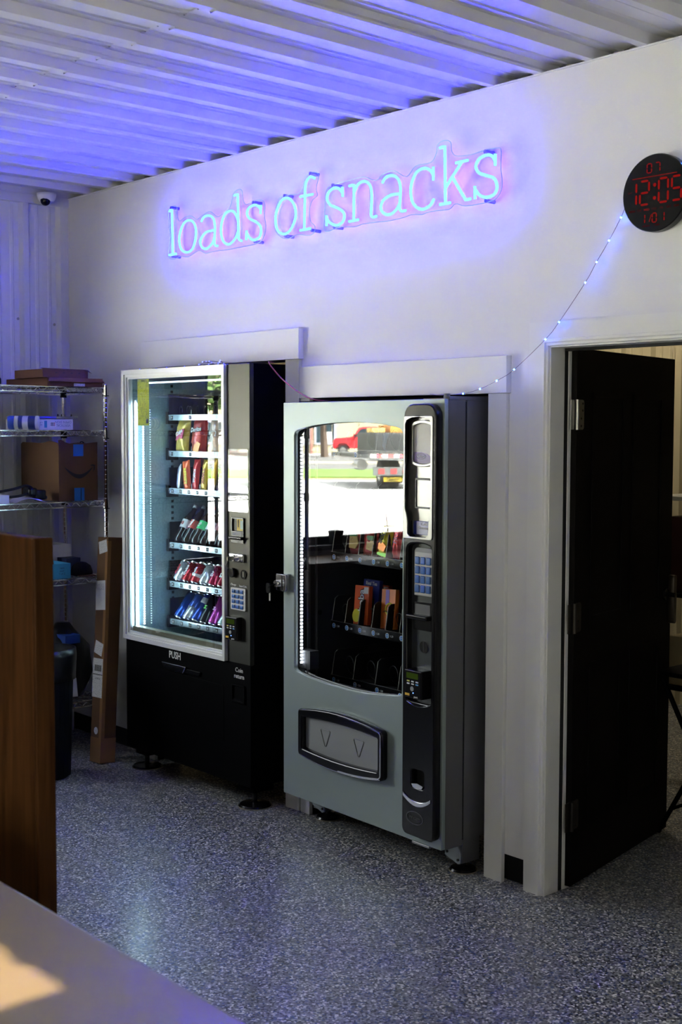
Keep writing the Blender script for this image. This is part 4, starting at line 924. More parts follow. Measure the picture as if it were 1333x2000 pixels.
MB().prism([(0.897,0.374),(0.905,0.362),(0.930,0.358),(0.955,0.362),(0.963,0.374),(0.93,0.380)], -0.040,-0.008).build('cup_lip', M['chrome'], B)
sm = [(0.848+0.158*i/12, 0.318-0.030*(1-((i-6)/6)**2)) for i in range(13)]
MB().prism(sm+[(x, z+0.020-0.006*abs(i-6)/6) for i, (x, z) in list(enumerate(sm))[::-1]], -0.0425,-0.036).build('chrome_smile', M['chrome'], B, bevel=0.002)
lg = plate('maker_badge', [[(0.916+0.048*math.cos(t*PI/16),0.240+0.026*math.sin(t*PI/16)) for t in range(32)],[(0.916+0.045*math.cos(t*PI/16),0.240+0.0235*math.sin(t*PI/16)) for t in range(31,-1,-1)]], -0.0395,-0.037, M['grey'], B)
text('print', 'Wittern', 0.020, M['grey'], lg, (0.916,-0.0390,0.240))
MB().box(0.86,0.96,-0.002,0.012,BB-0.010,BB).build('bottom_latch', M['steel'], B, bevel=0.002)
# legs
for u in (0.085, 0.955):
    lg = MB().box(u-0.040,u+0.050,0.135,0.230,0.045,BB+0.02).build('leg', M['grey'], B)
    plate('leg_bracket', [[(u-0.040,0.062),(u+0.034,0.040),(u+0.050,0.046),(u+0.050,0.085),(u+0.030,0.118),(u-0.030,0.128),(u-0.040,0.120)]], 0.126, 0.134, col('galvanised bracket',(0.26,0.29,0.31),0.45,0.6), lg, 0.001)
    for q, zz in ((-0.026,0.078),(0.036,0.058),(0.004,0.104)): MB().cyl((u+q,0.122,zz),(u+q,0.127,zz),0.0055,8).build('bolt', M['inkblk'], lg)
    foot(B, u+0.010, 0.180, 0.055, 0.056)
    foot(B, u+0.010, 0.74, BB+0.02, 0.056)

# trays
UZ = [1.642,1.391,1.184,0.874,0.628]
UY = 0.215; UX0, UX1 = 0.068, 0.815
ucols = [(5,0.150),(5,0.150),(8,0.0915),(8,0.0915),(5,0.150)]
stick = MB().cyl((0,-0.001,0),(0,0,0),0.0115,18).build('tmp', M['ink'], B); sm1 = stick.data; bpy.data.objects.remove(stick)
stick = MB().cyl((0,-0.0016,0),(0,-0.001,0),0.0092,18).build('tmp', col('sticker blue',(0.03,0.22,0.65),0.35), B); sm2 = stick.data; bpy.data.objects.remove(stick)
dvm = {}
for t, z in enumerate(UZ):
    n, w = ucols[t]
    rail = MB().box(UX0,UX1,UY,UY+0.010,z-0.019,z+0.022).build('price_rail', M['blackg'], B, bevel=0.002, seg=1)
    MB().tube([(UX0,UY-0.001,z+0.022),(UX1,UY-0.001,z+0.022)],0.0013,5).build('rail_edge', M['steel'], rail)
    zz = z+0.016
    MB().box(UX0,UX1,UY+0.010,UY+0.54,zz-0.004,zz).build('tray', M['blackm'], B)
    H = 0.115
    for c in range(n+1):
        u = UX0+0.004+w*c
        if u > UX1: break
        key = (t == 4)
        if key not in dvm:
            out = [(0,0),(0.52,0),(0.52,H),(0.035,H),(0.018,H-0.012)]
            q = MB().add([(-0.001,p,r2) for p,r2 in out]+[(0.001,p,r2) for p,r2 in out], [tuple(range(5)),tuple(range(9,4,-1))]+[(i,5+i,5+(i+1)%5,(i+1)%5) for i in range(5)]).build('divider', col('divider grey',(0.02,0.02,0.024),0.5), B)
            dvm[key] = q.data; q.location = (u, UY+0.004, zz)
            q2 = MB().tube([(0,0,0),(0.0,0.018,H-0.012),(0,0.035,H)],0.0012,4).build('divider_edge', M['steel'], B); dvm['e'] = q2.data; q2.location = (u,UY+0.002,zz)
        else:
            link('divider', dvm[key], B, loc=(u, UY+0.004, zz)); link('divider_edge', dvm['e'], B, loc=(u, UY+0.002, zz))
        if c < n and u+w <= UX1+0.01:
            s1 = link('number_sticker', sm1, rail, loc=(u+0.018, UY, z)); link('blue_disc', sm2, s1)
            text('number', '%d' % (100+10*t+c+ (0 if t else 0)), 0.0095, M['ink'], s1, (0,-0.0018,0), depth=0.0002)
            text('price', '1.%d0' % (5 if t < 3 else 2), 0.012, M['ink'], rail, (u+0.048, UY-0.0012, z), depth=0.0003)
            link('coil', coil(min(0.045,w*0.42), 0.065, 6), B, loc=(u+w/2, UY+0.03, zz+min(0.045,w*0.42)+0.003))
# goods in the silver machine
def U(u, v, z): return W2(u, UY+v, z)
G2 = 'snack bags in the silver machine'; G3 = 'candy boxes in the silver machine'
zr = UZ[2]+0.018; w = 0.0915; u0 = UX0+0.004
def chips2(lb, c, w_, h, m_, seed, ry=0, rz=0):
    g = thing('snack_bag', lb, 'snack bag', U(u0+w*(c+0.5)+0.004,0.032,zr), group=G2, rot=(R(-5),R(ry),BR+R(rz)))
    pillow(w_,h,0.05,seed=seed).build('bag', m_, g, smooth=True); return g
g = chips2('red cracker bag with white lettering, leftmost bag behind the arched glass',1,0.095,0.150,M['red foil'],41,ry=-4)
front_text(g,'CHEEZ',0.026,M['ink'],0.128,y=-0.027,bold=0.0012); emblem(g,[(-0.025,0.03),(0.02,0.025),(0.038,0.05),(0.03,0.09),(-0.02,0.085)],col('cracker gold',(0.70,0.50,0.16),0.4),-0.027); emblem(g,[(-0.022,0.08),(0.03,0.08),(0.03,0.098),(-0.02,0.1)],col('bag green',(0.03,0.25,0.06),0.4),-0.0285)
g = chips2('red cracker bag, second from the left behind the arched glass',2,0.092,0.118,M['red foil'],42,ry=3)
emblem(g,[(-0.005,0.03),(0.035,0.025),(0.040,0.06),(0.03,0.085),(-0.005,0.07)],M['cracker gold'],-0.025); emblem(g,[(-0.008,0.068),(0.036,0.072),(0.036,0.092),(-0.004,0.09)],M['bag green'],-0.0265)
g = chips2('tall yellow and green candy bag behind the arched glass',3,0.075,0.160,foil('sour yellow',(0.75,0.66,0.03)),43,ry=8)
emblem(g,[(-0.02,0.035),(0.02,0.03),(0.028,0.055),(0.0,0.072),(-0.022,0.06)],foil('candy orange',(0.80,0.25,0.03)),-0.026); front_text(g,'SOUR',0.030,M['inkblk'],0.10,y=-0.027,ry=R(-70),bold=0.0015); emblem(g,[(-0.03,0.008),(0.03,0.008),(0.03,0.024),(-0.03,0.020)],foil('candy green',(0.15,0.5,0.05)),-0.018)
g = chips2('red candy bag at the right edge of the arched glass',4,0.07,0.160,foil('candy red',(0.60,0.03,0.04)),44,ry=3)
front_text(g,'Mix',0.03,M['sticker blue'],0.09,y=-0.027,ry=R(-80))
zr2 = UZ[3]+0.018
def cbox(lb, u, v, w_, h, d_, c, rz=0, ry=0, rx=-6, mn=None):
    g = thing('candy_box', lb, 'candy box', U(u,v,zr2), group=G3, rot=(R(rx),R(ry),BR+R(rz)))
    MB().box(-w_/2,w_/2,0,d_,0,h).build('carton', col(mn,c,0.4,var=0.12,scale=18), g, bevel=0.001, seg=1); return g
def cup_print(g, txt, h, w_):
    text('print', txt, 0.050, M['inkblk'], g, (0.0,-0.0006,h*0.62), rot=(PI/2,R(-90),0), depth=0.0004, bold=0.004); text('print', txt, 0.050, M['ink'], g, (0.0,-0.0012,h*0.62), rot=(PI/2,R(-90),0), depth=0.0004, bold=0.0008)
    MB().prism([(-w_*0.30+0.026*math.cos(t*PI/8), h*0.22+0.030*math.sin(t*PI/8)) for t in range(16)], -0.0016,-0.0004).build('print', col('lemon print',(0.75,0.70,0.05),0.4), g)
    MB().box(w_*0.15,w_*0.45,-0.001,-0.0003,h*0.80,h*0.97).build('print', M['ink'], g)
g = cbox('orange candy box with big white letters, foremost behind the grey dividers',u0+w*1.5+0.022,0.035,0.098,0.172,0.022,(0.75,0.12,0.03),mn='orange box',ry=-2); cup_print(g,'boba',0.172,0.098)
g = cbox('orange candy box standing behind the foremost one',u0+w*1.5+0.050,0.120,0.098,0.172,0.022,(0.62,0.08,0.03),mn='deep orange box'); cup_print(g,'boba',0.172,0.098)
g = cbox('blue candy box at the back with white lettering on its top edge',u0+w*1.5+0.020,0.085,0.110,0.195,0.020,(0.03,0.05,0.30),mn='blue box'); text('print','Real Tea',0.022,M['ink'],g,(0,-0.0008,0.178),depth=0.0004,bold=0.0008)
g = cbox('pink candy box tilted beside the orange ones',u0+w*2.5+0.030,0.100,0.085,0.160,0.020,(0.75,0.05,0.32),mn='pink box',ry=6); MB().prism([(-0.03+0.02*math.cos(t*PI/8),0.08+0.02*math.sin(t*PI/8)) for t in range(16)],-0.0012,-0.0004).build('print',col('rose print',(0.8,0.35,0.5),0.4),g)
MB().prism([(0.0,0.158),(0.04,0.13),(0.042,0.158)],-0.0012,-0.0004).build('print',col('aqua print',(0.15,0.55,0.70),0.4),g)
g = cbox('orange candy box with purple stripe and yellow ring',u0+w*3.5+0.010,0.045,0.092,0.172,0.022,(0.80,0.20,0.03),mn='bright orange box',ry=-3); MB().box(-0.018,0.006,-0.001,-0.0003,0.105,0.170).build('print',col('purple stripe',(0.20,0.08,0.50),0.4),g)
MB().tube([(0.012+0.026*math.cos(t*PI/10),-0.0008,0.085+0.026*math.sin(t*PI/10)) for t in range(20)],0.004,5,True).build('print',M['lemon print'],g)
g = cbox('aqua and pink candy box at the right edge of the glass',u0+w*4.2+0.005,0.110,0.080,0.165,0.020,(0.15,0.50,0.68),mn='aqua box'); MB().box(-0.04,0.0,-0.001,-0.0003,0.10,0.164).build('print',M['pink box'],g)
gs = thing('snack_bag','blue snack bag leaning between the dividers of the top tray of the silver machine','snack bag',U(u0+0.30-0.02,0.05,UZ[0]+0.018),group=G2,rot=(R(-5),R(14),BR)); pillow(0.05,0.15,0.03,seed=47,nx=6,nz=10,crumple=0.002).build('bag',foil('royal blue foil',(0.03,0.16,0.55)),gs,smooth=True)

# ================================================================== WIRE SHELVING
SX0, SX1, SY0, SY1 = 0.135, 0.585, -1.335, -0.115
SH = thing('wire_shelf', 'chrome wire shelving rack standing in the corner by the ribbed wall', 'shelf', ((SX0+SX1)/2,(SY0+SY1)/2,0))
hx, hy = (SX1-SX0)/2, (SY1-SY0)/2
for sx in (-1,1):
    for sy in (-1,1):
        p = MB(); prof = [(0.0125,0.0)]
        for i in range(76): zz = 0.03+i*0.0255; prof += [(0.0125,zz),(0.0115,zz+0.002),(0.0125,zz+0.004)]
        prof += [(0.0125,1.988),(0.010,1.992)]
        p.lathe(prof, 12, (sx*hx, sy*hy, 0)).build('post', M['chrome'], SH, smooth=False)
levels = [1.972, 1.745, 1.370, 0.962, 0.300]
def wire_shelf(z):
    b_ = MB()
    for dz, r_ in ((0.0,0.0032),(-0.028,0.0032)):
        b_.tube([(-hx,-hy,z+dz),(hx,-hy,z+dz)],r_,6).tube([(hx,-hy,z+dz),(hx,hy,z+dz)],r_,6).tube([(hx,hy,z+dz),(-hx,hy,z+dz)],r_,6).tube([(-hx,hy,z+dz),(-hx,-hy,z+dz)],r_,6)
    def truss(p, q, n):
        P_, Q_ = Vector(p), Vector(q); pts = [P_.lerp(Q_, i/(2*n)) + Vector((0,0,-0.002 if i % 2 else -0.026)) for i in range(2*n+1)]
        b_.tube(pts, 0.0024, 5)
    truss((hx,-hy,z),(hx,hy,z),23); truss((-hx,-hy,z),(-hx,hy,z),23); truss((-hx,-hy,z),(hx,-hy,z),8); truss((-hx,hy,z),(hx,hy,z),8)
    for i in range(1,48): y = -hy+2*hy*i/48; b_.tube([(-hx,y,z),(hx,y,z)],0.0014,4)
    for x in (-0.12,0.0,0.12): b_.tube([(x,-hy,z-0.004),(x,hy,z-0.004)],0.0028,5)
    return b_
for z in levels:
    s = wire_shelf(z).build('wire_deck', M['chrome'], SH)
    for sx in (-1,1):
        for sy in (-1,1): MB().lathe([(0.018,-0.040),(0.016,0.004)],12,(sx*hx,sy*hy,z)).build('collar', M['chrome'] if sx > 0 else M['blackg'], s); MB().lathe([(0.0185,-0.044),(0.0185,-0.039)],12,(sx*hx,sy*hy,z)).build('sleeve', M['blackg'], s)

def carton(name, label, x0, x1, y0, y1, z0, z1, m_, cat='box', flaps=(), group=None):
    g = thing(name, label, cat, ((x0+x1)/2,(y0+y1)/2,z0), group=group); a, b2, h = (x1-x0)/2, (y1-y0)/2, z1-z0
    t = 0.004
    MB().box(-a,a,-b2,-b2+t,0,h).box(-a,a,b2-t,b2,0,h).box(-a,-a+t,-b2+t,b2-t,0,h).box(a-t,a,-b2+t,b2-t,0,h).box(-a+t,a-t,-b2+t,b2-t,0,t).build('carton', m_, g)
    return g, a, b2, h
g, a, b2, h = carton('mailer_box','flat open brown mailer carton, lower of two on the top shelf',0.12,0.575,-0.452,-0.125,1.976,2.020,M['card2'])
MB().box(-a,a,-b2,b2,h-0.004,h).build('lid', M['card2'], g)
b = MB(); b.add([(a,-b2+0.01,h),(a,b2-0.005,h),(a+0.012,b2+0.005,h-0.022),(a+0.014,-b2+0.0,h-0.020),(a-0.004,-b2+0.01,h-0.001),(a-0.004,b2-0.005,h-0.001),(a+0.008,b2+0.005,h-0.024),(a+0.010,-b2,h-0.022)],[(0,1,2,3),(7,6,5,4),(0,3,7,4),(1,5,6,2),(3,2,6,7)]); b.build('flap', M['card2'], g)
MB().box(a,a+0.001,-0.01,0.055,0.002,0.016).build('sticker', M['label'], g)
g, a, b2, h = carton('mailer_box','smaller open brown mailer carton lying on top of the lower one',0.25,0.56,-0.470,-0.205,2.0205,2.064,M['card2'])
b = MB(); b.add([(a,-b2,h),(a,b2,h),(a+0.020,b2+0.015,h-0.020),(a+0.015,b2-0.03,h-0.002),(a-0.03,b2,h+0.004),(a-0.03,-b2,h+0.006)],[(0,1,4,5),(1,2,3)]); b.build('flap', M['card2'], g)
MB().box(-a+0.004,a-0.004,-b2,b2-0.01,h-0.004,h-0.001).build('lid', M['card2'], g)
for i in range(4): MB().box(a-0.0005,a+0.001,-0.06+i*0.045,-0.05+i*0.045,h-0.020,h-0.016).build('slot', M['inkblk'], g)
tag(MB().box(0.50,0.58,-0.78,-0.71,1.9765,2.012).build('black_case', M['blackg'], bevel=0.008), 'small black case at the left end of the top shelf', 'case')
# second shelf
sb, a, b2, h = carton('sign_box','white box printed upside down lying on the second shelf',0.27,0.572,-0.535,-0.305,1.7495,1.806,col('lavender white box',(0.66,0.66,0.70),0.5))
MB().box(-a,a,-b2,b2,h-0.003,h).build('lid', M['lavender white box'], sb)
grey_ink = col('grey blue print',(0.18,0.22,0.34),0.6)
text('print','VERTICAL\nOPEN SIGN',0.019,grey_ink,sb,(a+0.0008,0.058,h*0.55),rot=(PI/2,PI,PI/2),depth=0.0003,leading=0.9)
text('print','24 in\nx 8 in',0.012,grey_ink,sb,(a+0.0008,-0.075,h*0.55),rot=(PI/2,PI,PI/2),depth=0.0003)
MB().box(a,a+0.0008,-0.052,-0.036,0.010,0.046).build('blue_badge', col('badge blue',(0.05,0.28,0.50),0.5), sb); bc = MB()
MB().box(a,a+0.0006,-0.020,0.015,0.014,0.040).build('barcode_field', M['ink'], sb)
for i in range(7): MB().box(a+0.0006,a+0.0010,-0.016+i*0.004,-0.0145+i*0.004+0.0006*(i%3),0.018,0.038).build('bar', M['inkblk'] if i < 5 else col('barcode red',(0.5,0.1,0.12),0.6), sb)
cn = thing('wipes_canister','blue lidded wipes canister lying on its side on the second shelf','canister',(0.545,-0.600,1.7855),rot=(PI/2,0,R(-38)))
MB().lathe([(0.034,-0.10),(0.0345,-0.098),(0.0345,0.02),(0.034,0.022)],24).build('body', col('canister print',(0.62,0.63,0.66),0.4), cn, smooth=True)
MB().lathe([(0.0348,-0.085),(0.0350,-0.084),(0.0350,-0.05),(0.0348,-0.049)],24).build('blue_band', col('canister navy',(0.02,0.04,0.16),0.4), cn, smooth=True); MB().lathe([(0.0348,-0.02),(0.0350,-0.019),(0.0350,0.0),(0.0348,0.001)],24).build('blue_band', M['canister navy'], cn, smooth=True)
MB().lathe([(0.0352,0.022),(0.0358,0.024),(0.0352,0.050),(0.032,0.054)],24).build('lid', col('canister blue',(0.02,0.07,0.42),0.35), cn, smooth=True)
pp = MB().box(-0.10,0.10,-0.12,0.12,0,0.012).build('folder', col('blue plastic folder',(0.10,0.10,0.42),0.35), bevel=0.003, loc=(0.46,-0.455,1.8065)); tag(pp,'blue plastic folder lying on the upside down white box','folder')
tr = thing('wire_tray','dark metal parts tray at the right on the white box','tray',(0.44,-0.345,1.8068)); MB().box(-0.10,0.12,-0.05,0.075,0,0.004).box(0.118,0.122,-0.05,0.075,0,0.012).build('plate', M['steel'], tr)
for i, (x, y) in enumerate(((0.10,-0.03),(0.05,0.02),(0.08,0.06))): MB().lathe([(0.008,0.004),(0.008,0.012),(0.003,0.014),(0.003,0.024)],10,(x,y,0)).build('bolt', M['blackg'], tr)
# third shelf: big carton with smile arrow
g, a, b2, h = carton('shipping_carton','large open brown shipping carton with black curved arrow on its side',0.145,0.560,-0.384,-0.152,1.374,1.672,M['card'])
MB().prism([(-a,0),(a,0),(a-0.02,0.010),(a-0.10,0.018),(a-0.18,0.006),(-a+0.02,0.010)], -b2, -b2+0.004).build('flap', M['card'], g).location.z = h
b = MB(); b.T = Matrix.Rotation(PI/2,4,'Z'); b.prism([(-b2,0),(b2,0),(b2,0.012),(0.05,0.006),(0.0,0.010),(-0.05,0.005),(-b2+0.035,0.012),(-b2+0.015,0.026),(-b2,0.022)], -a, -a+0.004); b.build('flap', M['card'], g).location.z = h
# arrow: tapered smile with an arrow head, on the +x side (y runs right)
def arrow():
    top = []; bot = []
    for i in range(17):
        t = i/16; y = -0.082+0.168*t; z = 0.178-0.056*math.sin(PI*min(1,t*0.98+0.01)*0.93)-0.0+0.012*t
        w_ = 0.0015+0.0095*math.sin(PI*t)**0.8
        top.append((y,z+w_)); bot.append((y,z-w_))
    return bot+top[::-1]
b = MB(); b.T = Matrix.Rotation(PI/2,4,'Z'); b.prism([(y,z) for y,z in arrow()], -a-0.0008, -a+0.0005)
b.prism([(0.070,0.186),(0.085,0.192),(0.101,0.188),(0.098,0.165),(0.088,0.150),(0.091,0.168),(0.092,0.181),(0.080,0.183)], -a-0.0008, -a+0.0005); b.build('arrow_print', M['inkblk'], g)
tape_m = col('blue packing tape',(0.015,0.13,0.48),0.35)
MB().box(a,a+0.0009,-0.030,0.030,h-0.062,h-0.0).build('tape', tape_m, g); MB().box(a,a+0.0009,-0.026,0.034,0.0,0.068).build('tape', tape_m, g)
MB().box(a+0.0009,a+0.0012,0.012,0.016,0.0,0.066).build('tape_edge', M['inkblk'], g)
MB().tube(catmull([(0.16,0.02,h-0.02),(0.165,0.04,h+0.012),(0.15,0.07,h+0.005),(0.16,0.09,h-0.02)],5),0.003,6).box(-0.05,0.16,-0.02,0.09,h-0.08,h-0.012).build('contents', M['blackm'], g)
hp = thing('cable_bundle','black cables and plugs heaped at the left on the third shelf','cables',(0.47,-0.53,1.374))
MB().tube(catmull([(0.06,-0.20,0.055),(0.06,-0.10,0.070),(0.05,-0.02,0.085),(0.04,0.02,0.060),(0.06,-0.06,0.035),(0.08,-0.18,0.030)],6),0.007,7).tube(catmull([(0.05,0.0,0.07),(0.0,0.05,0.05),(-0.05,0.08,0.06),(0.04,0.10,0.02),(0.06,0.02,0.012)],6),0.005,6).build('cable', M['rubber'], hp, smooth=True)
MB().box(-0.02,0.07,0.015,0.085,0.010,0.062).build('plug', M['blackg'], hp, bevel=0.01); MB().box(0.0,0.08,-0.02,0.03,0.030,0.075).build('plug', M['blackg'], hp, bevel=0.012)
pm = MB(); n = 6; vs = []; 
for i in range(n+1):
    for j in range(n+1): vs.append((0.48+0.10*i/n, -0.64+0.20*j/n, 1.3765+0.028*math.sin(j*0.62)*(1-0.4*i/n)+0.004*math.sin(i*2.1+j)))
pm.add(vs, [(i*(n+1)+j,(i+1)*(n+1)+j,(i+1)*(n+1)+j+1,i*(n+1)+j+1) for i in range(n) for j in range(n)])
o = pm.build('plastic_bag', col('lavender plastic bag',(0.50,0.46,0.56),0.35), smooth=True); o.modifiers.new('s','SOLIDIFY').thickness = 0.001; tag(o,'crumpled pale plastic bag on the third shelf','bag')
tag(MB().box(0.36,0.585,-0.80,-0.680,1.374,1.418).build('small_box', M['white'], bevel=0.002, seg=1),'small white box at the left end of the third shelf','box')
# fourth shelf
tag(carton('document_box','white document box at the back of the fourth shelf',0.15,0.352,-0.45,-0.205,0.966,1.125,M['lavender white box'])[0])
tag(carton('cyan_carton','bright cyan open carton on the fourth shelf',0.36,0.572,-0.60,-0.328,0.966,1.046,col('cyan card',(0.04,0.33,0.62),0.5))[0])
cc = bpy.data.objects['cyan_carton']; text('print','care\ninstr\n1 of 2',0.015,col('navy print',(0.02,0.06,0.2),0.6),cc,(0.1064,0.085,0.042),rot=(PI/2,0,PI/2),depth=0.0003)
pk = pillow(0.14,0.11,0.03,seed=61,nx=6,nz=6).build('padded_envelope', M['card'], smooth=True, loc=(0.49,-0.46,1.03), rot=(R(-20),0,R(70))); tag(pk,'brown padded envelope sticking out of the cyan carton','envelope')
tag(MB().box(0.33,0.45,-0.285,-0.198,0.966,1.058).build('small_carton', col('dark navy box',(0.02,0.03,0.09),0.4), bevel=0.001, seg=1),'dark navy box right of the cyan carton','box')
cp = thing('ball_cap','rounded black cap at the right end of the fourth shelf','cap',(0.47,-0.205,0.966)); MB().lathe([(0.060,0.0),(0.060,0.02),(0.050,0.05),(0.025,0.068),(0.005,0.072)],20).build('crown', M['blackm'], cp, smooth=True)
MB().prism_xy([(0.02,-0.05),(0.10,-0.03),(0.11,0.0),(0.10,0.03),(0.02,0.05)],0.0,0.006).build('brim', col('brown brim',(0.12,0.05,0.04),0.7), cp)
# lowest shelf and floor
def sack(label, loc, r_, h, m_, seed, cat='bag', knot=True):
    rnd = random.Random(seed); b_ = MB(); n, m_r = 18, 9; vs = []; fs = []
    for j in range(m_r+1):
        t = j/m_r; rr = r_*(0.75+0.35*math.sin(PI*min(1,t*1.15)))*(1 if t < 0.75 else 1-(t-0.75)*2.6)
        for k in range(n): q = 2*PI*k/n; f = 1+rnd.uniform(-0.08,0.08); vs.append((rr*f*math.cos(q), rr*f*math.sin(q), h*t+(rnd.uniform(-0.01,0.01) if 0 < j < m_r else 0)))
    for j in range(m_r):
        for k in range(n): fs.append((j*n+k,j*n+(k+1)%n,(j+1)*n+(k+1)%n,(j+1)*n+k))
    fs += [tuple(range(n-1,-1,-1)), tuple(range(m_r*n,(m_r+1)*n))]
    b_.add(vs, fs); g_ = thing('plastic_sack', label, cat, loc); b_.build('sack', m_, g_, smooth=True); return g_
bagm = col('black bin liner',(0.008,0.008,0.009),0.3)
g = sack('black plastic sack on the lowest wire shelf', (0.38,-0.27,0.304), 0.135, 0.40, bagm, 3)
MB().box(0.02,0.13,-0.06,0.03,0.30,0.345).build('blue_packet', col('blue packet',(0.02,0.08,0.40),0.4), g)
MB().prism([(-0.02,0.0),(0.02,0.0),(0.012,0.10),(-0.004,0.11)],-0.001,0.001).build('paper_tag', M['white'], g, loc=(0.165,-0.03,0.02), rot=(0,0,R(75)))
tb = thing('trash_bin','tall black trash bin beside the wire rack, behind the wooden panel','trash bin',(0.80,-0.60,0.0)); 
MB().lathe([(0.10,0.0),(0.115,0.01),(0.135,0.60),(0.142,0.62),(0.142,0.645),(0.128,0.645),(0.120,0.60)],24).build('bin', M['blackm'], tb, smooth=False)
MB().lathe([(0.145,0.50),(0.150,0.62),(0.147,0.655),(0.126,0.655),(0.118,0.62)],24).build('liner', bagm, tb, smooth=True)
# long carton leaning in the corner
lc = thing('long_carton','tall narrow brown carton leaning on the rack with shipping labels','box',(0.735,-0.245,0.001),rot=(R(-4.6),R(-2.6),0))
cw, cd, ch = 0.052, 0.045, 1.185
MB().box(-cw,cw,-cd,cd,0,ch).build('carton', M['card'], lc, bevel=0.003)
gl = col('glossy packing tape',(0.30,0.16,0.07),0.12); MB().box(cw-0.022,cw+0.0008,-cd-0.0008,-cd+0.02,0.02,ch-0.02).build('tape', gl, lc); MB().box(-cw-0.0006,cw+0.0006,-cd-0.0006,cd+0.0006,0.0,0.13).build('tape', gl, lc)
for z0, z1, x0, x1, ry in ((1.10,1.165,-0.035,0.045,-12),(0.80,0.955,-0.050,0.046,-4),(0.565,0.632,-0.040,0.038,14),(0.34,0.545,-0.052,0.046,0)):
    q = MB().box(x0,x1,-0.0004,0.0,-(z1-z0)/2,(z1-z0)/2).build('shipping_label', M['label'] if z1 != 0.955 else M['white'], lc, loc=(0,-cd-0.0012,(z0+z1)/2), rot=(0,R(ry),0))
    if z0 == 0.34:
        for i in range(14): MB().box(-0.036+i*0.0052,-0.0345+i*0.0052+0.0016*(i%3),-0.0010,-0.0005,0.035,0.068).build('bar', M['inkblk'], q)
        MB().box(-0.05,0.044,-0.0009,-0.0005,0.016,0.020).build('rule', M['inkblk'], q); text('print','US PS 12',0.014,M['inkblk'],q,(0,-0.0007,-0.004),depth=0.0002)
    if z0 == 0.80:
        MB().box(-0.044,0.036,-0.0009,-0.0005,0.028,0.062).build('print', M['label'], q)
MB().cyl((0,-cd-0.0012,0.165),(0,-cd-0.0004,0.165),0.019,20).build('round_sticker', M['label'], lc)

# ================================================================== FOREGROUND COUNTER AND WOODEN PANEL
ct = thing('counter','grey laminate counter with sunlit corner in the foreground','counter',(4.30,-3.32,0.0))
MB().box(-0.95,1.40,-0.55,0.583,0.962,1.0).build('worktop', M['counter'], ct, bevel=0.012, seg=3)
MB().box(-0.90,1.35,-0.50,0.50,0.0,0.962).build('base', col('counter base',(0.10,0.095,0.09),0.5), ct)
wp = thing('wooden_panel','tall stained wooden end panel standing behind the foreground counter','panel',(4.0,-2.40,0.0))
MB().box(-3.0,0.178,-0.048,-0.016,0.0,1.530).build('board', M['wood'], wp, bevel=0.003, seg=2)  # left run lengthened out of view to hold window light off the floor
MB().box(-3.0,-0.75,-0.42,-0.05,0.0,2.05).build('light_block', M['wood'], wp, bevel=0.004, seg=1)  # unseen block, added to keep window light off the wire rack corner
MB().box(0.178,0.192,-0.054,-0.010,0.0,1.531).build('edge_strip', M['wood'], wp, bevel=0.004, seg=2)

# ================================================================== STOREROOM
fl_ = thing('ceiling_light','fluorescent strip light on the storeroom ceiling','light',(1.6,2.2,3.02))
MB().box(-0.6,0.6,-0.06,0.06,0.03,0.13).build('housing', M['white'], fl_)
for y in (-0.03,0.03): MB().tube([(-0.58,y,0.012),(0.58,y,0.012)],0.013,10).build('tube', emit('warm white tube',(1.0,0.86,0.62),22.0), fl_)
sc_ = thing('storage_cabinet','dark storage cabinet seen through the gap beside the door hinge','cabinet',(1.05,2.95,0.0))
MB().box(-0.55,0.55,-0.25,0.25,0,1.92).build('body', col('dark brown cabinet',(0.05,0.04,0.03),0.5), sc_)
for s in (-1,1): d_ = MB().box(s*0.275-0.268,s*0.275+0.268,-0.27,-0.25,0.05,1.88).build('door', M['dark brown cabinet'], sc_, bevel=0.003, seg=1); MB().cyl((s*0.03,-0.29,0.95),(s*0.03,-0.29,1.1),0.006,8).build('handle', M['steel'], d_)
rk = thing('storage_rack','dark storage rack with white top board seen past the open door','shelf',(2.95,1.95,0.0))
MB().box(-0.20,0.45,-0.22,0.25,1.405,1.425).build('top_board', M['white'], rk)
for z in (0.92,0.45): MB().box(-0.18,0.43,-0.20,0.23,z,z+0.02).build('board', M['black'], rk)
for x in (-0.17,0.42):
    for y in (-0.19,0.22): MB().box(x-0.012,x+0.012,y-0.012,y+0.012,0,1.405).build('post', M['black'], rk)
tag(MB().box(2.82,3.30,1.80,2.12,0.942,1.32).build('storage_box', col('dark red box',(0.06,0.012,0.01),0.6), bevel=0.004),'dark red box on the storeroom rack','box')
tag(MB().box(2.85,3.25,1.78,2.10,0.472,0.72).build('storage_box', col('tan box',(0.42,0.36,0.22),0.7), bevel=0.004),'tan box low on the storeroom rack','box')
st_ = thing('folding_stand','black folding stand with crossed legs behind the open door','stand',(3.55,1.10,0.0))
for s in (-1,1): MB().tube([(-0.18,s*0.14,0.008),(0.20,s*0.14,0.70)],0.011,8).build('leg', M['black'], st_); MB().tube([(0.20,s*0.14,0.008),(-0.18,s*0.14,0.70)],0.011,8).build('leg', M['black'], st_)
MB().box(-0.2,0.22,-0.17,0.17,0.70,0.72).build('seat', M['black'], st_, bevel=0.005); MB().tube([(-0.12,-0.14,0.12),(-0.12,0.14,0.12)],0.008,8).tube([(0.14,-0.14,0.12),(0.14,0.14,0.12)],0.008,8).build('crossbar', M['black'], st_)

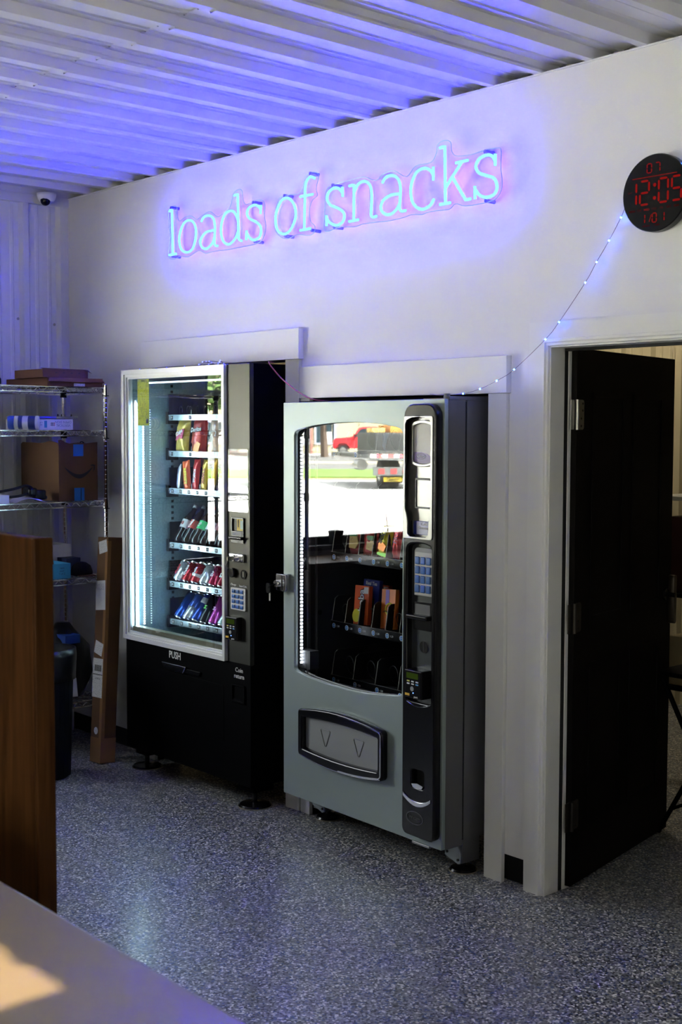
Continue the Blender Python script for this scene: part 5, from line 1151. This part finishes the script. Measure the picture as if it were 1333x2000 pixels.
lcb = thing('shade_cabinet','added dark cabinet standing in for the shaded wall under the left window','cabinet',(0.26,-2.06,0.0))  # added cabinet, darkens the mirrored wall below the sill
MB().box(-0.22,0.20,-0.69,0.69,0.0,0.90).build('body', M['black'], lcb)
MB().box(-0.23,0.215,-0.70,0.70,0.90,0.93).build('top', M['wood'], lcb, bevel=0.003, seg=1)
for i in range(3): d_ = MB().box(0.20,0.216,-0.685+0.46*i,-0.235+0.46*i,0.06,0.88).build('door', M['black'], lcb, bevel=0.002, seg=1); MB().cyl((0.235,-0.27+0.46*i,0.70),(0.235,-0.27+0.46*i,0.82),0.006,8).build('handle', M['steel'], d_)

# ================================================================== WINDOW SILL THINGS (seen mirrored in the glass)
cupm = glass('clear cup',(0.80,0.80,0.78),2.0,1.45)
cg = thing('plastic_cup','clear plastic cup with red straw on the window sill','cup',(-0.01,-2.43,0.991))
MB().lathe([(0.034,0.0),(0.036,0.002),(0.046,0.10),(0.048,0.102),(0.044,0.102)],20).build('cup', cupm, cg, smooth=True); MB().tube([(0.01,0.0,0.01),(0.0,0.02,0.19)],0.003,6).build('straw', col('red straw',(0.4,0.03,0.05),0.5), cg)
tg_ = thing('tumbler','dark grey tumbler on the window sill','tumbler',(-0.01,-1.985,0.991)); MB().lathe([(0.042,0.0),(0.050,0.075),(0.054,0.078),(0.052,0.09),(0.02,0.094)],20).build('body', col('grey tumbler',(0.08,0.085,0.085),0.45), tg_, smooth=True); MB().lathe([(0.055,0.078),(0.055,0.086)],20).build('lid', M['blackg'], tg_)
# ================================================================== OUTSIDE
E0 = Vector((0.0,-2.079,-0.15)); EA = math.atan2(0.803,-0.597)
def XW(t, s, z=0.0):
    """t metres to the right (as mirrored) and s metres out from the window"""
    return (E0.x - 0.803*s + 0.597*t, E0.y - 0.597*s - 0.803*t, E0.z+z)
def quad(name, s0, s1, t0, t1, z0, z1, m_, label=None, cat=None, kind='structure'):
    pts = [XW(t0,s0),XW(t1,s0),XW(t1,s1),XW(t0,s1)]
    o_ = MB().prism_xy([(p[0],p[1]) for p in pts][::-1], E0.z+z0, E0.z+z1).build(name, m_); tag(o_, label, cat, kind=kind); return o_
conc = mat('sunlit concrete lot', (0.50,0.50,0.47), 0.8, var=0.10, scale=0.35)
asph = mat('asphalt', (0.095,0.095,0.088), 0.9, var=0.1, scale=0.5); grass_m = mat('mown grass', (0.085,0.16,0.018), 0.9, var=0.35, scale=3.0); dry = mat('dry verge',(0.30,0.23,0.09),0.9,var=0.2,scale=2)
lot = MB().prism_xy([(-0.17,6.0),(-75,6.0),(-75,-75),(-0.17,-75)][::-1],-0.40,-0.151).box(-0.17,90,-75,-6.16,-0.40,-0.151).box(7.76,90,-6.16,60,-0.40,-0.151); struct(lot.build('parking_lot', conc))
quad('verge',39.2,41.2,-30,30,0.0,0.012,dry); quad('road',51.0,62.0,-60,60,0.0,0.010,asph); quad('sidewalk',62.0,66.5,-60,60,0.0,0.03,mat('pale kerb',(0.34,0.28,0.17),0.9,var=0.1,scale=1)); quad('side_street',66.5,86.5,-60,60,0.0,0.012,asph)
quad('grass',41.2,51.0,-40,40,0.0,0.06,grass_m,'strip of mown green grass between the lot and the road','grass','stuff')
def ext(name, label, cat, t, s, rz=0.0): return thing(name, label, cat, XW(t,s), EA+rz)
# local x = -t (left as mirrored is +x), local y = further away
bl = ext('building','cream sided building across the street with dark windows','building',-1.0,92.0)
cream = mat('cream siding',(0.40,0.36,0.23),0.8,var=0.04,scale=0.6)
MB().box(-30,22,0,10,0,6.2).build('wall', cream, bl)
MB().prism([(-30.5,6.2),(22.5,6.2),(22.5,6.5),(-4,8.2),(-30.5,6.5)],-0.5,10.5).build('roof', col('brown roof',(0.16,0.11,0.09),0.9), bl)
win_m = col('dark window pane',(0.03,0.05,0.06),0.1)
for x in (2.75,1.25-0.45,-5.0,-9.0,-13.0,6.5,10.0):
    f = MB().ring(rrect(x-0.85,x+0.85,0.72,2.6,0.01,1), rrect(x-0.70,x+0.70,0.85,2.45,0.01,1), -0.08, 0.02).build('window', col('window trim',(0.36,0.38,0.46),0.6), bl); MB().box(x-0.70,x+0.70,-0.02,0.0,0.85,2.45).build('pane', win_m, f)
    MB().box(x-0.55,x+0.1,-0.03,-0.02,0.9,1.7).build('blind', M['white'], f)
MB().box(1.78,1.98,-0.12,0,0,6.2).build('downspout', col('rust downspout',(0.30,0.14,0.11),0.7), bl)
for i in range(24): MB().box(-30+i*2.16,-29.96+i*2.16,-0.03,0,0,6.2).build('siding_seam', cream, bl)
# pickup
pk = ext('pickup_truck','red pickup truck parked across the street','pickup',0.9,86.0)
redp = col('red car paint',(0.62,0.02,0.03),0.25,coat=0.6)
b = MB(); b.prism([(-3.3,0.55),(1.95,0.50),(2.05,0.75),(2.0,1.12),(1.75,1.28),(0.62,1.36),(0.05,2.02),(-0.15,2.10),(-1.25,2.10),(-1.45,1.40),(-3.35,1.38)],-0.95,0.95); b.build('body', redp, pk, bevel=0.05)
MB().prism([(0.40,1.38),(-0.02,1.93),(-0.50,1.98),(-0.50,1.38)],-0.962,0.962).prism([(-0.62,1.38),(-0.62,1.98),(-1.15,1.98),(-1.30,1.42)],-0.962,0.962).build('side_window', win_m, pk)
for x in (1.28,-2.25):
    for y in (-0.86,0.86): w_ = MB().cyl((x,y-0.12,0.40),(x,y+0.12,0.40),0.40,22).build('wheel', M['rubber'], pk); MB().cyl((x,y-0.13,0.40),(x,y+0.13,0.40),0.22,16).build('hub', M['steel'], w_); MB().tube([(x+0.47*math.cos(PI*i/10),-0.955,0.42+0.47*math.sin(PI*i/10)) for i in range(11)],0.035,6).build('arch', M['blackm'], pk) if y < 0 else None
MB().box(1.95,2.15,-0.9,0.9,0.48,0.72).build('bumper', M['chrome'], pk, bevel=0.03); MB().box(0.30,0.42,-1.12,-0.96,1.36,1.54).build('mirror', M['blackm'], pk, bevel=0.02); MB().box(-0.95,-0.78,-0.97,-0.95,1.20,1.25).build('door_handle', M['blackm'], pk)
# flatbed lorry, seen from behind
tk = ext('flatbed_trailer','dark flatbed trailer with red and white tape parked on the lot','trailer',1.95,32.0,R(-12))
MB().box(-1.45,1.30,0.0,6.2,0.98,1.10).build('bed', col('dark truck steel',(0.035,0.037,0.035),0.5), tk)
MB().box(-1.45,1.32,-0.05,0.02,0.93,1.16).build('rear_beam', M['dark truck steel'], tk)
for i in range(14):
    MB().box(1.28-0.19*i,1.10-0.19*i,-0.056,-0.05,1.02,1.12).build('reflective_tape', col('tape red',(0.55,0.04,0.04),0.4) if i % 2 else M['ink'], tk)
MB().box(-1.30,1.15,0.05,0.20,0.45,0.72).build('under_bar', col('grey truck bar',(0.10,0.11,0.105),0.6), tk)
for i in range(6): MB().box(-1.2+0.4*i,-1.0+0.4*i,0.03,0.05,0.50,0.66).build('tail_light', col('tail red',(0.4,0.04,0.04),0.3), tk)
for x in (0.62,0.28,-0.85,-1.15):
    w_ = MB().cyl((x-0.13,1.0,0.48),(x+0.13,1.0,0.48),0.48,24).build('wheel', M['rubber'], tk, bevel=0.04); MB().cyl((x-0.14,1.0,0.48),(x+0.14,1.0,0.48),0.24,16).build('hub', M['steel'], w_)
for x, tx in ((0.45,'Gator'),(-0.45,'Wood')):
    mf = MB().box(x-0.33,x+0.33,0.40,0.42,0.20,0.62).build('mud_flap', M['blackm'], tk); MB().box(x-0.30,x+0.30,0.392,0.40,0.24,0.38).build('flap_print', col('flap yellow',(0.70,0.52,0.03),0.5), mf)
    tt = text('lettering', tx, 0.17, M['inkblk'], mf, (x,0.388,0.31), depth=0.002, bold=0.004); tt.scale = (-1,1,1)
MB().box(-1.4,1.0,0.6,3.2,1.1,1.80).build('cargo', M['dark truck steel'], tk, bevel=0.03)
for x0, x1, y0, y1, z1, c in ((-1.2,0.4,1.0,2.6,2.05,'load orange'),(0.5,0.95,1.2,2.0,1.95,'load amber')): MB().box(x0,x1,y0,y1,1.80,z1).build('load', col(c,(0.55,0.25,0.05) if c == 'load orange' else (0.6,0.42,0.12),0.6), tk, bevel=0.02)
MB().tube([(1.2,1.5,0.75),(1.2,2.2,0.75)],0.18,14).build('fuel_tank', M['steel'], tk)
# trees behind the building
def tree(label, t, s, h, r_, seed):
    g_ = ext('tree', label, 'tree', t, s); rnd = random.Random(seed); MB().tube([(0,0,0),(0.1,0,h*0.35),(0,0.1,h*0.6)],[0.28,0.2,0.12],8).build('trunk', col('bark',(0.10,0.07,0.05),0.9), g_)
    b_ = MB()
    for i in range(500):
        v = Vector((rnd.gauss(0,1),rnd.gauss(0,1),rnd.gauss(0,1))).normalized()*r_*rnd.uniform(0.55,1.0); c = Vector((v.x,v.y,h*0.72+v.z*0.8)); q = Vector((rnd.gauss(0,1),rnd.gauss(0,1),rnd.gauss(0,1))).normalized(); w_ = q.orthogonal().normalized(); x_ = q.cross(w_); k = r_*0.13
        b_.add([c+w_*k,c+x_*k,c-w_*k,c-x_*k],[(0,1,2,3)])
    o_ = b_.build('crown', col('leaf green',(0.10,0.17,0.04),0.8,var=0.4,scale=0.6), g_); o_['kind'] = 'stuff'
tree('green leafy street tree in front of the cream building',-1.6,79.0,6.6,2.0,1)
